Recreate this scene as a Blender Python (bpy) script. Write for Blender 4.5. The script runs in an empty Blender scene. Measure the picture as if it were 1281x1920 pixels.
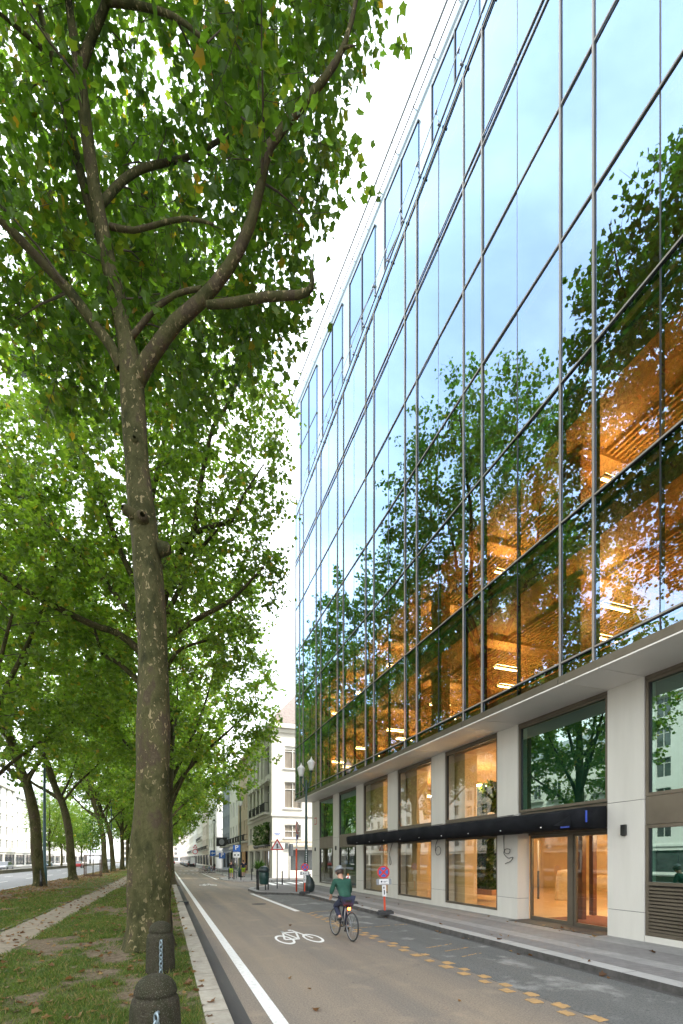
import bpy, math, random
import numpy as np
from mathutils import Vector, Matrix
R = math.radians
random.seed(7)
SC = bpy.context.scene
COL = SC.collection

# ------------------------------------------------------------------ scene object helpers
def tag(o, label=None, cat=None, group=None, kind=None):
    if label: o['label'] = label
    if cat: o['category'] = cat
    if group: o['group'] = group
    if kind: o['kind'] = kind
    return o

def thing(name, label, cat, loc=(0, 0, 0), rz=0.0, group=None):
    o = bpy.data.objects.new(name, None)
    o.empty_display_size = .3
    COL.objects.link(o)
    o.location = loc
    o.rotation_euler = (0, 0, rz)
    return tag(o, label, cat, group)

def copy_tree(o, parent=None):
    c = o.copy()
    COL.objects.link(c)
    c.parent = parent
    for ch in o.children:
        copy_tree(ch, c)
    return c

def rotm(axis, ang):
    return Matrix.Rotation(ang, 3, axis)

class MB:
    """collects primitives; build() links them as ONE mesh object"""
    def __init__(s):
        s.v = []; s.f = []; s.m = []; s.sm = []
    def add(s, vs, fs, mi=0, smooth=False, M=None, T=None):
        b = len(s.v)
        for p in vs:
            p = Vector(p)
            if M is not None: p = M @ p
            if T is not None: p = p + Vector(T)
            s.v.append(tuple(p))
        for f in fs:
            s.f.append([b + i for i in f]); s.m.append(mi); s.sm.append(smooth)
        return s
    def box(s, x0, x1, y0, y1, z0, z1, mi=0, M=None, T=None):
        vs = [(x0, y0, z0), (x1, y0, z0), (x1, y1, z0), (x0, y1, z0), (x0, y0, z1), (x1, y0, z1), (x1, y1, z1), (x0, y1, z1)]
        fs = [(0, 3, 2, 1), (4, 5, 6, 7), (0, 1, 5, 4), (1, 2, 6, 5), (2, 3, 7, 6), (3, 0, 4, 7)]
        return s.add(vs, fs, mi, False, M, T)
    def quad(s, a, b, c, d, mi=0):
        return s.add([a, b, c, d], [(0, 1, 2, 3)], mi)
    def tube(s, pts, rad, n=8, mi=0, cap=True, M=None, T=None, smooth=True):
        vs, fs = tube_arr(np.array(pts, float), np.array(rad if hasattr(rad, '__len__') else [rad] * len(pts), float), n)
        fs = [tuple(f) for f in fs]
        if cap:
            fs.append(tuple(range(n - 1, -1, -1))); k = len(vs) - n
            fs.append(tuple(range(k, k + n)))
        return s.add([tuple(v) for v in vs], fs, mi, smooth, M, T)
    def lathe(s, prof, n=16, mi=0, c=(0, 0, 0), smooth=True, M=None):
        vs = []; fs = []
        for r, z in prof:
            for k in range(n):
                a = 2 * math.pi * k / n
                vs.append((r * math.cos(a), r * math.sin(a), z))
        for i in range(len(prof) - 1):
            for k in range(n):
                fs.append((i * n + k, i * n + (k + 1) % n, (i + 1) * n + (k + 1) % n, (i + 1) * n + k))
        fs.append(tuple(range(n - 1, -1, -1)))
        fs.append(tuple(range((len(prof) - 1) * n, len(prof) * n)))
        return s.add(vs, fs, mi, smooth, M, c)
    def prism(s, poly, h0, h1, axis='z', mi=0, M=None, T=None):
        """extrude a 2-D polygon; axis z: (x,y) | y: (x,z) | x: (y,z)"""
        n = len(poly)
        def p3(p, h):
            return (p[0], p[1], h) if axis == 'z' else ((p[0], h, p[1]) if axis == 'y' else (h, p[0], p[1]))
        vs = [p3(p, h0) for p in poly] + [p3(p, h1) for p in poly]
        fs = [tuple(range(n)), tuple(range(2 * n - 1, n - 1, -1))]
        fs += [(i, (i + 1) % n + 0, (i + 1) % n + n, i + n) for i in range(n)]
        return s.add(vs, fs, mi, False, M, T)
    def torus(s, R_, r, n=20, k=6, mi=0, M=None, T=None):
        vs = []; fs = []
        for i in range(n):
            a = 2 * math.pi * i / n
            for j in range(k):
                b = 2 * math.pi * j / k
                rr = R_ + r * math.cos(b)
                vs.append((rr * math.cos(a), rr * math.sin(a), r * math.sin(b)))
        for i in range(n):
            for j in range(k):
                fs.append((i * k + j, ((i + 1) % n) * k + j, ((i + 1) % n) * k + (j + 1) % k, i * k + (j + 1) % k))
        return s.add(vs, fs, mi, True, M, T)
    def build(s, name, mats, parent=None, world=False, bevel=0):
        me = bpy.data.meshes.new(name)
        v = np.array(s.v, float)
        if world and parent is not None:
            v = v - np.array(parent.location)
        me.from_pydata([tuple(p) for p in v], [], s.f)
        if not isinstance(mats, (list, tuple)): mats = [mats]
        for m in mats: me.materials.append(m)
        me.polygons.foreach_set('material_index', s.m)
        me.polygons.foreach_set('use_smooth', s.sm)
        me.update()
        import bmesh
        bm = bmesh.new(); bm.from_mesh(me)
        bmesh.ops.recalc_face_normals(bm, faces=bm.faces)
        bm.to_mesh(me); bm.free()
        o = bpy.data.objects.new(name, me)
        COL.objects.link(o)
        if parent is not None: o.parent = parent
        if bevel:
            b = o.modifiers.new('bevel', 'BEVEL'); b.width = bevel; b.segments = 2; b.limit_method = 'ANGLE'
        return o

def struct(o):
    o['kind'] = 'structure'; return o

def tube_arr(P, rad, n):
    T = np.gradient(P, axis=0)
    T /= np.linalg.norm(T, axis=1)[:, None] + 1e-9
    ref = np.array([1.0, 0, 0]) if abs(T[0][0]) < .8 else np.array([0, 1.0, 0])
    U = np.cross(T[0], ref); U /= np.linalg.norm(U)
    vs = []
    ang = np.arange(n) * 2 * np.pi / n
    for i in range(len(P)):
        U = U - T[i] * np.dot(U, T[i]); U /= np.linalg.norm(U) + 1e-9
        W = np.cross(T[i], U)
        vs.append(P[i] + rad[i] * (np.cos(ang)[:, None] * U + np.sin(ang)[:, None] * W))
    vs = np.concatenate(vs)
    fs = []
    for i in range(len(P) - 1):
        for k in range(n):
            fs.append((i * n + k, i * n + (k + 1) % n, (i + 1) * n + (k + 1) % n, (i + 1) * n + k))
    return vs, np.array(fs)

def spline(pts, step=.3):
    """Catmull-Rom through (x,y,z,r)"""
    P = np.array(pts, float)
    P = np.vstack([2 * P[0] - P[1], P, 2 * P[-1] - P[-2]])
    out = []
    for i in range(1, len(P) - 2):
        L = np.linalg.norm(P[i + 1][:3] - P[i][:3]); n = max(2, int(L / step))
        for k in range(n):
            t = k / n
            a, b, c, d = P[i - 1], P[i], P[i + 1], P[i + 2]
            out.append(.5 * ((2 * b) + (-a + c) * t + (2 * a - 5 * b + 4 * c - d) * t * t + (-a + 3 * b - 3 * c + d) * t ** 3))
    out.append(P[-2])
    return np.array(out)

def mesh_np(name, V, F, mats, parent=None, attr=None, smooth=False, mi=None):
    me = bpy.data.meshes.new(name)
    me.from_pydata(V, [], F)
    for m in (mats if isinstance(mats, (list, tuple)) else [mats]): me.materials.append(m)
    if attr is not None:
        for k, a in attr.items():
            at = me.attributes.new(k, 'FLOAT', 'POINT'); at.data.foreach_set('value', np.asarray(a, np.float32))
    if smooth: me.polygons.foreach_set('use_smooth', [True] * len(me.polygons))
    me.update()
    o = bpy.data.objects.new(name, me)
    COL.objects.link(o)
    if parent is not None: o.parent = parent
    return o

def text(s, size, parent, mat, loc, rot=(R(90), 0, 0), name='lettering', bold=0.0):
    cu = bpy.data.curves.new('lettering', 'FONT')
    cu.body = s; cu.size = size; cu.align_x = 'CENTER'; cu.align_y = 'CENTER'; cu.extrude = .003; cu.offset = bold
    tmp = bpy.data.objects.new('lettering', cu)
    COL.objects.link(tmp)
    dg = bpy.context.evaluated_depsgraph_get()
    me = bpy.data.meshes.new_from_object(tmp.evaluated_get(dg))
    bpy.data.objects.remove(tmp)
    me.materials.clear(); me.materials.append(mat)
    o = bpy.data.objects.new(name, me)
    COL.objects.link(o); o.parent = parent; o.location = loc; o.rotation_euler = rot
    return o

# ------------------------------------------------------------------ materials
def mk(name):
    m = bpy.data.materials.new(name); m.use_nodes = True
    nt = m.node_tree; nt.nodes.clear()
    out = nt.nodes.new('ShaderNodeOutputMaterial')
    def N(t, ins=None, **kw):
        n = nt.nodes.new('ShaderNode' + t)
        for k, v in kw.items(): setattr(n, k, v)
        for k, v in (ins or {}).items():
            if isinstance(v, bpy.types.NodeSocket): nt.links.new(v, n.inputs[k])
            else: n.inputs[k].default_value = v
        return n
    return m, nt, out, N

def c4(c): return (c[0], c[1], c[2], 1)

def ramp(N, fac, stops, interp='LINEAR'):
    n = N('ValToRGB', {0: fac}); r = n.color_ramp; r.interpolation = interp
    while len(r.elements) < len(stops): r.elements.new(.5)
    for e, (p, c) in zip(r.elements, stops):
        e.position = p; e.color = c4(c) if hasattr(c, '__len__') else (c, c, c, 1)
    return n

def pmat(name, c1, c2=None, scale=4, rough=.6, metal=0.0, bump=0.0, bscale=None, stretch=(1, 1, 1), spec=.5, detail=6, lo=.35, hi=.65, rough2=None, coat=0.0):
    m, nt, out, N = mk(name)
    tc = N('TexCoord'); mp = N('Mapping', {0: tc.outputs['Object'], 'Scale': stretch})
    nz = N('TexNoise', {'Vector': mp.outputs[0], 'Scale': scale, 'Detail': detail, 'Roughness': .6})
    p = N('BsdfPrincipled', {'Roughness': rough, 'Metallic': metal, 'Specular IOR Level': spec, 'Coat Weight': coat})
    if c2 is None: c2 = tuple(x * .82 for x in c1)
    rp = ramp(N, nz.outputs[0], [(lo, c1), (hi, c2)])
    nt.links.new(rp.outputs[0], p.inputs['Base Color'])
    if rough2 is not None:
        rr = N('MapRange', {0: nz.outputs[0], 1: lo, 2: hi, 3: rough, 4: rough2}); nt.links.new(rr.outputs[0], p.inputs['Roughness'])
    if bump:
        nb = N('TexNoise', {'Vector': mp.outputs[0], 'Scale': bscale or scale * 8, 'Detail': 6, 'Roughness': .65})
        b = N('Bump', {'Height': nb.outputs[0], 'Strength': bump, 'Distance': .02})
        nt.links.new(b.outputs[0], p.inputs['Normal'])
    nt.links.new(p.outputs[0], out.inputs[0])
    return m

def emat(name, col, s):
    m, nt, out, N = mk(name)
    e = N('Emission', {0: c4(col), 1: s}); nt.links.new(e.outputs[0], out.inputs[0]); return m

M = {}
M['white_paint'] = pmat('white_paint', (.78, .78, .75), (.62, .62, .59), 9, .7, bump=.1)
M['road_paint'] = pmat('road_paint', (.80, .80, .78), (.58, .57, .54), 14, .75, bump=.3, bscale=90, lo=.5, hi=.72)
M['bronze'] = pmat('bronze', (.17, .145, .11), (.14, .12, .09), 2, .42, .5)
M['cap'] = pmat('cap', (.36, .33, .29), (.31, .285, .25), 2, .5, .25)
M['dark_metal'] = pmat('dark_metal', (.02, .022, .025), (.03, .03, .032), 5, .4, .3)
M['black_paint'] = pmat('black_paint', (.012, .014, .014), (.02, .022, .02), 5, .35)
M['green_paint'] = pmat('green_paint', (.012, .045, .038), (.02, .06, .05), 4, .35)
M['teal_paint'] = pmat('teal_paint', (.03, .085, .09), (.04, .10, .11), 4, .4)
M['steel'] = pmat('steel', (.45, .46, .47), (.36, .37, .38), 6, .35, .9)
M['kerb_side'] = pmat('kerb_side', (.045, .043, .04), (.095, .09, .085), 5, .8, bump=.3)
M['grey_metal'] = pmat('grey_metal', (.22, .23, .24), (.28, .29, .3), 6, .45, .4)
M['cladding'] = pmat('cladding', (.67, .655, .60), (.57, .555, .505), 1.0, .5, bump=.10, bscale=60, stretch=(2.5, 2.5, .35), detail=8, lo=.25, hi=.85)
M['soffit'] = pmat('soffit', (.86, .83, .78), (.82, .79, .74), 1.5, .5, bump=.05, bscale=40)
M['awning'] = pmat('awning', (.007, .008, .010), (.013, .014, .017), 3, .85, bump=.35, bscale=2.5, stretch=(1, .5, 1), spec=.15)
M['blue_tape'] = pmat('blue_tape', (.03, .07, .45), (.05, .1, .5), 9, .4)
M['rubber'] = pmat('rubber', (.035, .035, .037), (.055, .055, .056), 12, .8, bump=.3)
M['sign_red'] = pmat('sign_red', (.55, .02, .025), (.48, .02, .025), 6, .4)
M['sign_blue'] = pmat('sign_blue', (.015, .10, .42), (.02, .12, .45), 6, .4)
M['sign_white'] = pmat('sign_white', (.8, .8, .8), (.72, .72, .73), 6, .4)
M['pole_red'] = pmat('pole_red', (.62, .07, .02), (.52, .06, .02), 8, .5)
M['orange'] = pmat('orange', (.75, .22, .05), (.65, .18, .05), 8, .6)
M['lamp_glass'] = pmat('lamp_glass', (.8, .82, .8), (.74, .76, .74), 5, .25)
M['oak'] = pmat('oak', (.36, .17, .055), (.28, .125, .04), 3, .5, stretch=(8, 8, .6))
M['mahogany'] = pmat('mahogany', (.12, .035, .016), (.085, .025, .012), 4, .35, stretch=(8, 8, .6))
M['warm_wall'] = pmat('warm_wall', (.62, .47, .26), (.57, .42, .23), 1.5, .7)
M['warm_floor'] = pmat('warm_floor', (.56, .40, .22), (.5, .35, .19), 1.2, .35)
M['ceil_wood'] = pmat('ceil_wood', (.50, .28, .10), (.42, .23, .08), 2, .55, stretch=(6, .4, 6))
M['dark_int'] = pmat('dark_int', (.03, .11, .10), (.04, .13, .12), 1, .8)
M['teal_panel'] = pmat('teal_panel', (.022, .062, .050), (.03, .075, .06), .6, .6)
M['carpet'] = pmat('carpet', (.46, .27, .11), (.40, .23, .09), 4, .6)
M['mat_red'] = pmat('mat_red', (.20, .05, .03), (.16, .06, .035), 8, .9)
M['tarp'] = pmat('tarp', (.62, .49, .3), (.52, .4, .24), 6, .7, bump=.5, bscale=6)
M['roof_tile'] = pmat('roof_tile', (.25, .205, .185), (.16, .13, .12), 5, .8, bump=.3)
M['zinc'] = pmat('zinc', (.30, .32, .34), (.25, .27, .29), 3, .5)
M['skin'] = pmat('skin', (.52, .30, .21), (.47, .26, .18), 10, .55)
M['hair'] = pmat('hair', (.035, .022, .014), (.05, .03, .02), 30, .6)
M['cloth_black'] = pmat('cloth_black', (.015, .015, .018), (.022, .022, .026), 10, .9, bump=.3)
M['cloth_navy'] = pmat('cloth_navy', (.018, .025, .05), (.025, .03, .06), 10, .9, bump=.3)
M['cloth_green'] = pmat('cloth_green', (.012, .062, .042), (.02, .085, .055), 8, .85, bump=.6, bscale=22)
M['cloth_lime'] = pmat('cloth_lime', (.34, .48, .02), (.28, .42, .02), 8, .85)
M['garbage'] = pmat('garbage', (.018, .03, .03), (.03, .045, .045), 6, .3, bump=.6, bscale=10)
M['green_frame'] = pmat('green_frame', (.03, .3, .08), (.03, .25, .07), 6, .4)
M['blue_frame'] = pmat('blue_frame', (.03, .10, .4), (.03, .12, .42), 6, .4)
M['red_frame'] = pmat('red_frame', (.42, .03, .03), (.36, .03, .03), 6, .4)
M['tail_light'] = emat('tail_light', (1, .12, .02), 14)
M['strip'] = emat('strip', (1, .70, .36), 32)
M['uplight_fill'] = emat('uplight_fill', (1, .64, .30), 27)
M['lobby_strip'] = emat('lobby_strip', (1, .74, .42), 60)
M['timber_stake'] = pmat('timber_stake', (.13, .075, .045), (.10, .06, .035), 6, .8)
M['terracotta'] = pmat('terracotta', (.03, .03, .03), (.05, .05, .05), 6, .7)
M['interior_dark'] = pmat('interior_dark', (.015, .016, .018), (.03, .03, .03), 2, .25)

def glass_mat(name, tint, rcol, f0, f1, wav=0.0):
    m, nt, out, N = mk(name)
    lw = N('LayerWeight', {0: .5})
    pw = N('Math', {0: lw.outputs['Facing'], 1: 3.0}, operation='POWER')
    fr = N('MapRange', {0: pw.outputs[0], 1: 0.0, 2: 1.0, 3: f0, 4: f1})
    g = N('BsdfGlossy', {0: c4(rcol), 'Roughness': 0.0})
    t = N('BsdfTransparent', {0: c4(tint)})
    if wav:
        tc = N('TexCoord'); nz = N('TexNoise', {'Vector': tc.outputs['Object'], 'Scale': .7, 'Detail': 1.0})
        b = N('Bump', {'Height': nz.outputs[0], 'Strength': wav, 'Distance': .05}); nt.links.new(b.outputs[0], g.inputs['Normal'])
    mx = N('MixShader', {0: fr.outputs[0], 1: t.outputs[0], 2: g.outputs[0]})
    nt.links.new(mx.outputs[0], out.inputs[0])
    return m
M['solar_glass'] = glass_mat('solar_glass', (.62, .60, .42), (.44, .65, .98), .30, 1.0, .006)
M['shop_glass'] = glass_mat('shop_glass', (.85, .83, .74), (.75, .80, .82), .10, .9, .008)
M['teal_glass'] = glass_mat('teal_glass', (.45, .75, .62), (.60, .80, .72), .34, .95, .006)
m, nt, out, N = mk('clear'); t = N('BsdfTransparent', {0: (1, 1, 1, 1)}); nt.links.new(t.outputs[0], out.inputs[0]); M['clear'] = m
M['far_glass'] = pmat('far_glass', (.05, .06, .065), (.10, .11, .115), .8, .06, spec=1.0)
M['curtain_glass'] = pmat('curtain_glass', (.20, .17, .14), (.28, .25, .21), 1.6, .12, stretch=(4, 4, .3), spec=.9)

def leaf_mat(name, dark, light, autumn, tr):
    m, nt, out, N = mk(name)
    at = N('Attribute', attribute_name='tint')
    rp = ramp(N, at.outputs['Fac'], [(0, dark), (.55, light), (.93, tuple((a + b) / 2 for a, b in zip(light, autumn))), (1, autumn)])
    d = N('BsdfPrincipled', {'Base Color': rp.outputs[0], 'Roughness': .42, 'Specular IOR Level': .45})
    mulc = N('Mix', {'Factor': 1.0, 6: rp.outputs[0], 7: c4(tr)}, data_type='RGBA', blend_type='MULTIPLY')
    t = N('BsdfTranslucent', {0: mulc.outputs[2]})
    mx = N('MixShader', {0: .5, 1: d.outputs[0], 2: t.outputs[0]})
    nt.links.new(mx.outputs[0], out.inputs[0])
    return m
M['leaf'] = leaf_mat('leaf', (.032, .068, .010), (.084, .150, .020), (.26, .15, .02), (3.3, 3.5, 1.5))
M['leaf_far'] = leaf_mat('leaf_far', (.050, .095, .012), (.136, .205, .028), (.30, .19, .03), (2.7, 2.95, 1.4))
M['ivy'] = leaf_mat('ivy', (.03, .07, .015), (.08, .15, .03), (.5, .45, .35), (1.5, 1.6, 1.2))
M['dry_leaf'] = leaf_mat('dry_leaf', (.09, .04, .018), (.26, .13, .05), (.42, .30, .12), (1, 1, 1))
M['grass_blade'] = leaf_mat('grass_blade', (.045, .085, .014), (.105, .165, .028), (.26, .20, .08), (1.6, 1.7, 1.2))

# plane-tree bark: olive base, flaking grey-brown, cream patches
def bark_mat(name, cream):
    m, nt, out, N = mk(name)
    tc = N('TexCoord'); mp = N('Mapping', {0: tc.outputs['Object'], 'Scale': (1, 1, .55)})
    n1 = N('TexNoise', {'Vector': mp.outputs[0], 'Scale': 2.2, 'Detail': 7, 'Roughness': .65})
    n2 = N('TexNoise', {'Vector': mp.outputs[0], 'Scale': 15.0, 'Detail': 3, 'Roughness': .5, 'Distortion': .8})
    n3 = N('TexNoise', {'Vector': mp.outputs[0], 'Scale': .9, 'Detail': 3})
    base = ramp(N, n1.outputs[0], [(.30, (.018, .018, .008)), (.42, (.040, .042, .014)), (.52, (.075, .070, .028)), (.62, (.060, .045, .028)), (.75, (.135, .115, .06))])
    pl = ramp(N, n2.outputs[0], [(cream, 0.0), (cream + .025, 1.0)])
    zone = ramp(N, n3.outputs[0], [(.34, 0.0), (.55, 1.0)])
    fm = N('Math', {0: pl.outputs[0], 1: zone.outputs[0]}, operation='MULTIPLY')
    c = N('Mix', {'Factor': fm.outputs[0], 6: base.outputs[0], 7: (.24, .195, .105, 1)}, data_type='RGBA')
    v = N('TexVoronoi', {'Vector': mp.outputs[0], 'Scale': 13.0}, feature='DISTANCE_TO_EDGE')
    cr = ramp(N, v.outputs[0], [(0, .55), (.05, 1.0)])
    c2 = N('Mix', {'Factor': .55, 6: c.outputs[2], 7: cr.outputs[0]}, data_type='RGBA', blend_type='MULTIPLY')
    p = N('BsdfPrincipled', {'Base Color': c2.outputs[2], 'Roughness': .85, 'Specular IOR Level': .2})
    hs = N('Math', {0: n2.outputs[0], 1: n1.outputs[0]}, operation='ADD')
    b = N('Bump', {'Height': hs.outputs[0], 'Strength': .6, 'Distance': .03}); nt.links.new(b.outputs[0], p.inputs['Normal'])
    nt.links.new(p.outputs[0], out.inputs[0]); return m
M['bark'] = bark_mat('bark', .615)
M['bark_far'] = bark_mat('bark_far', .66)
M['branch'] = pmat('branch', (.055, .045, .03), (.10, .08, .05), 3, .85, bump=.4)
M['burl'] = pmat('burl', (.025, .02, .014), (.06, .045, .03), 12, .9, bump=.8)

# ground materials
def ground_grass():
    m, nt, out, N = mk('median_ground')
    at = N('Attribute', attribute_name='cover')
    tc = N('TexCoord')
    n1 = N('TexNoise', {'Vector': tc.outputs['Object'], 'Scale': 14, 'Detail': 8, 'Roughness': .7})
    n2 = N('TexNoise', {'Vector': tc.outputs['Object'], 'Scale': 55, 'Detail': 5, 'Roughness': .7})
    dirt = ramp(N, n1.outputs[0], [(.3, (.085, .062, .040)), (.5, (.17, .132, .092)), (.72, (.29, .24, .175))])
    gr = ramp(N, n1.outputs[0], [(.3, (.045, .065, .015)), (.55, (.085, .110, .022)), (.75, (.14, .14, .04))])
    jit = N('Math', {0: n2.outputs[0], 1: .5}, operation='SUBTRACT')
    s = N('Math', {0: jit.outputs[0], 1: 2.2, 2: at.outputs['Fac']}, operation='MULTIPLY_ADD')
    st = ramp(N, s.outputs[0], [(.35, 0.0), (.65, 1.0)])
    c = N('Mix', {'Factor': st.outputs[0], 6: dirt.outputs[0], 7: gr.outputs[0]}, data_type='RGBA')
    p = N('BsdfPrincipled', {'Base Color': c.outputs[2], 'Roughness': .95, 'Specular IOR Level': .1})
    b = N('Bump', {'Height': n2.outputs[0], 'Strength': .8, 'Distance': .03}); nt.links.new(b.outputs[0], p.inputs['Normal'])
    nt.links.new(p.outputs[0], out.inputs[0]); return m
M['median'] = ground_grass()

def road_mat(name, a, b_, streak, dust, fine):
    m, nt, out, N = mk(name)
    tc = N('TexCoord')
    mp = N('Mapping', {0: tc.outputs['Object'], 'Scale': (1, .06, 1)})
    n1 = N('TexNoise', {'Vector': mp.outputs[0], 'Scale': 1.1, 'Detail': 5, 'Roughness': .55})
    n2 = N('TexNoise', {'Vector': tc.outputs['Object'], 'Scale': 38, 'Detail': 7, 'Roughness': .85})
    n3 = N('TexNoise', {'Vector': tc.outputs['Object'], 'Scale': .9, 'Detail': 7, 'Roughness': .65})
    c = ramp(N, n1.outputs[0], [(.32, a), (.66, b_)])
    g = ramp(N, n2.outputs[0], [(.38, 1 - fine * 1.3), (.56, 1.0), (.68, 1.12)])
    c2 = N('Mix', {'Factor': .9, 6: c.outputs[0], 7: g.outputs[0]}, data_type='RGBA', blend_type='MULTIPLY')
    dm = ramp(N, n3.outputs[0], [(.55, 0.0), (.75, 1.0)])
    dm2 = N('Math', {0: dm.outputs[0], 1: dust}, operation='MULTIPLY')
    c3 = N('Mix', {'Factor': dm2.outputs[0], 6: c2.outputs[2], 7: c4(streak)}, data_type='RGBA')
    cv = N('TexVoronoi', {'Vector': tc.outputs['Object'], 'Scale': .33}, feature='DISTANCE_TO_EDGE')   # hairline cracks and repair edges
    nd = N('Math', {0: n3.outputs[0], 1: .03, 2: cv.outputs['Distance']}, operation='MULTIPLY_ADD')
    ck = ramp(N, nd.outputs[0], [(.017, .5), (.021, 1.0)])
    c3 = N('Mix', {'Factor': .16, 6: c3.outputs[2], 7: ck.outputs[0]}, data_type='RGBA', blend_type='MULTIPLY')
    v = N('TexVoronoi', {'Vector': tc.outputs['Object'], 'Scale': 2.3})          # small tar spots
    vs = ramp(N, v.outputs['Distance'], [(.035, .35), (.055, 1.0)])
    c4_ = N('Mix', {'Factor': .8, 6: c3.outputs[2], 7: vs.outputs[0]}, data_type='RGBA', blend_type='MULTIPLY')
    p = N('BsdfPrincipled', {'Base Color': c4_.outputs[2], 'Roughness': .72, 'Specular IOR Level': .35})
    b = N('Bump', {'Height': n2.outputs[0], 'Strength': .5, 'Distance': .008}); nt.links.new(b.outputs[0], p.inputs['Normal'])
    nt.links.new(p.outputs[0], out.inputs[0]); return m
M['road'] = road_mat('road', (.345, .275, .205), (.21, .187, .165), (.40, .31, .22), .6, .40)
M['parking'] = road_mat('parking', (.185, .185, .178), (.14, .142, .138), (.50, .49, .47), .75, .5)
M['left_road'] = road_mat('left_road', (.23, .23, .235), (.20, .20, .205), (.26, .26, .26), .4, .2)
M['gutter'] = pmat('gutter', (.055, .052, .05), (.075, .07, .066), 3, .7, bump=.2, stretch=(1, .2, 1))
M['path'] = pmat('path', (.30, .255, .19), (.20, .165, .12), 5, .95, bump=.5, bscale=60, detail=9)

def stone_mat(name, c1, c2, pitch, axis=1, lichen=.4):
    m, nt, out, N = mk(name)
    tc = N('TexCoord'); sp = N('SeparateXYZ', {0: tc.outputs['Object']})
    n1 = N('TexNoise', {'Vector': tc.outputs['Object'], 'Scale': 6, 'Detail': 8, 'Roughness': .7})
    n0 = N('TexNoise', {'Vector': tc.outputs['Object'], 'Scale': .9, 'Detail': 2})
    cc = ramp(N, n1.outputs[0], [(.3, c1), (.7, c2)])
    dv = N('Math', {0: sp.outputs[axis], 1: pitch}, operation='DIVIDE')
    fr = N('Math', {0: dv.outputs[0]}, operation='FRACT')
    j = ramp(N, fr.outputs[0], [(0, .25), (.012, .3), (.02, 1.0)])
    fl = N('Math', {0: dv.outputs[0]}, operation='FLOOR')
    wn = N('TexWhiteNoise', {'W': fl.outputs[0]}, noise_dimensions='1D')
    vr = N('MapRange', {0: wn.outputs[0], 3: .82, 4: 1.05})
    x = N('Mix', {'Factor': 1.0, 6: cc.outputs[0], 7: j.outputs[0]}, data_type='RGBA', blend_type='MULTIPLY')
    x2 = N('Mix', {'Factor': 1.0, 6: x.outputs[2], 7: vr.outputs[0]}, data_type='RGBA', blend_type='MULTIPLY')
    p = N('BsdfPrincipled', {'Base Color': x2.outputs[2], 'Roughness': .85})
    b = N('Bump', {'Height': n1.outputs[0], 'Strength': .35, 'Distance': .01}); nt.links.new(b.outputs[0], p.inputs['Normal'])
    nt.links.new(p.outputs[0], out.inputs[0]); return m
M['kerb_left'] = stone_mat('kerb_left', (.27, .245, .20), (.44, .405, .34), 1.02)
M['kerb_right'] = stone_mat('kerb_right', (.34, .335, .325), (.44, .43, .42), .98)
M['path_edge'] = stone_mat('path_edge', (.13, .12, .085), (.22, .20, .15), 1.0)

def pavement_mat():
    m, nt, out, N = mk('pavement')
    tc = N('TexCoord'); sp = N('SeparateXYZ', {0: tc.outputs['Object']})
    bx = N('MapRange', {0: sp.outputs[0], 1: 7.0, 2: 11.0})
    dark = (.25, .238, .236); lt = (.35, .342, .335)
    st = ramp(N, bx.outputs[0], [(0, dark), (.2525, lt), (.365, dark), (.60, lt)], 'CONSTANT')
    n1 = N('TexNoise', {'Vector': tc.outputs['Object'], 'Scale': 3, 'Detail': 7, 'Roughness': .7})
    n2 = N('TexNoise', {'Vector': tc.outputs['Object'], 'Scale': 70, 'Detail': 4, 'Roughness': .75})
    br = N('TexBrick', {'Vector': tc.outputs['Object'], 'Scale': 1.0, 'Color1': (1, 1, 1, 1), 'Color2': (.88, .88, .88, 1), 'Mortar': (.6, .6, .6, 1), 'Mortar Size': .006, 'Brick Width': .22, 'Row Height': .11})
    v1 = ramp(N, n1.outputs[0], [(.25, .78), (.75, 1.12)])
    v2 = ramp(N, n2.outputs[0], [(.25, .72), (.75, 1.0)])
    a = N('Mix', {'Factor': 1.0, 6: st.outputs[0], 7: v1.outputs[0]}, data_type='RGBA', blend_type='MULTIPLY')
    a2 = N('Mix', {'Factor': 1.0, 6: a.outputs[2], 7: v2.outputs[0]}, data_type='RGBA', blend_type='MULTIPLY')
    a3 = N('Mix', {'Factor': .7, 6: a2.outputs[2], 7: br.outputs[0]}, data_type='RGBA', blend_type='MULTIPLY')
    n4 = N('TexNoise', {'Vector': tc.outputs['Object'], 'Scale': 5, 'Detail': 5, 'Roughness': .7})
    sp_ = ramp(N, n4.outputs[0], [(.70, 0.0), (.74, .6)])                           # chalky plaster splashes
    a4 = N('Mix', {'Factor': sp_.outputs[0], 6: a3.outputs[2], 7: (.5, .5, .5, 1)}, data_type='RGBA')
    p = N('BsdfPrincipled', {'Base Color': a4.outputs[2], 'Roughness': .75})
    nt.links.new(p.outputs[0], out.inputs[0]); return m
M['pavement'] = pavement_mat()
M['pavement_far'] = pmat('pavement_far', (.26, .25, .24), (.20, .195, .19), 2, .8, bump=.2)
M['paint_orange'] = pmat('paint_orange', (.52, .31, .12), (.36, .24, .12), 9, .8, bump=.3, bscale=80)
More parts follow.
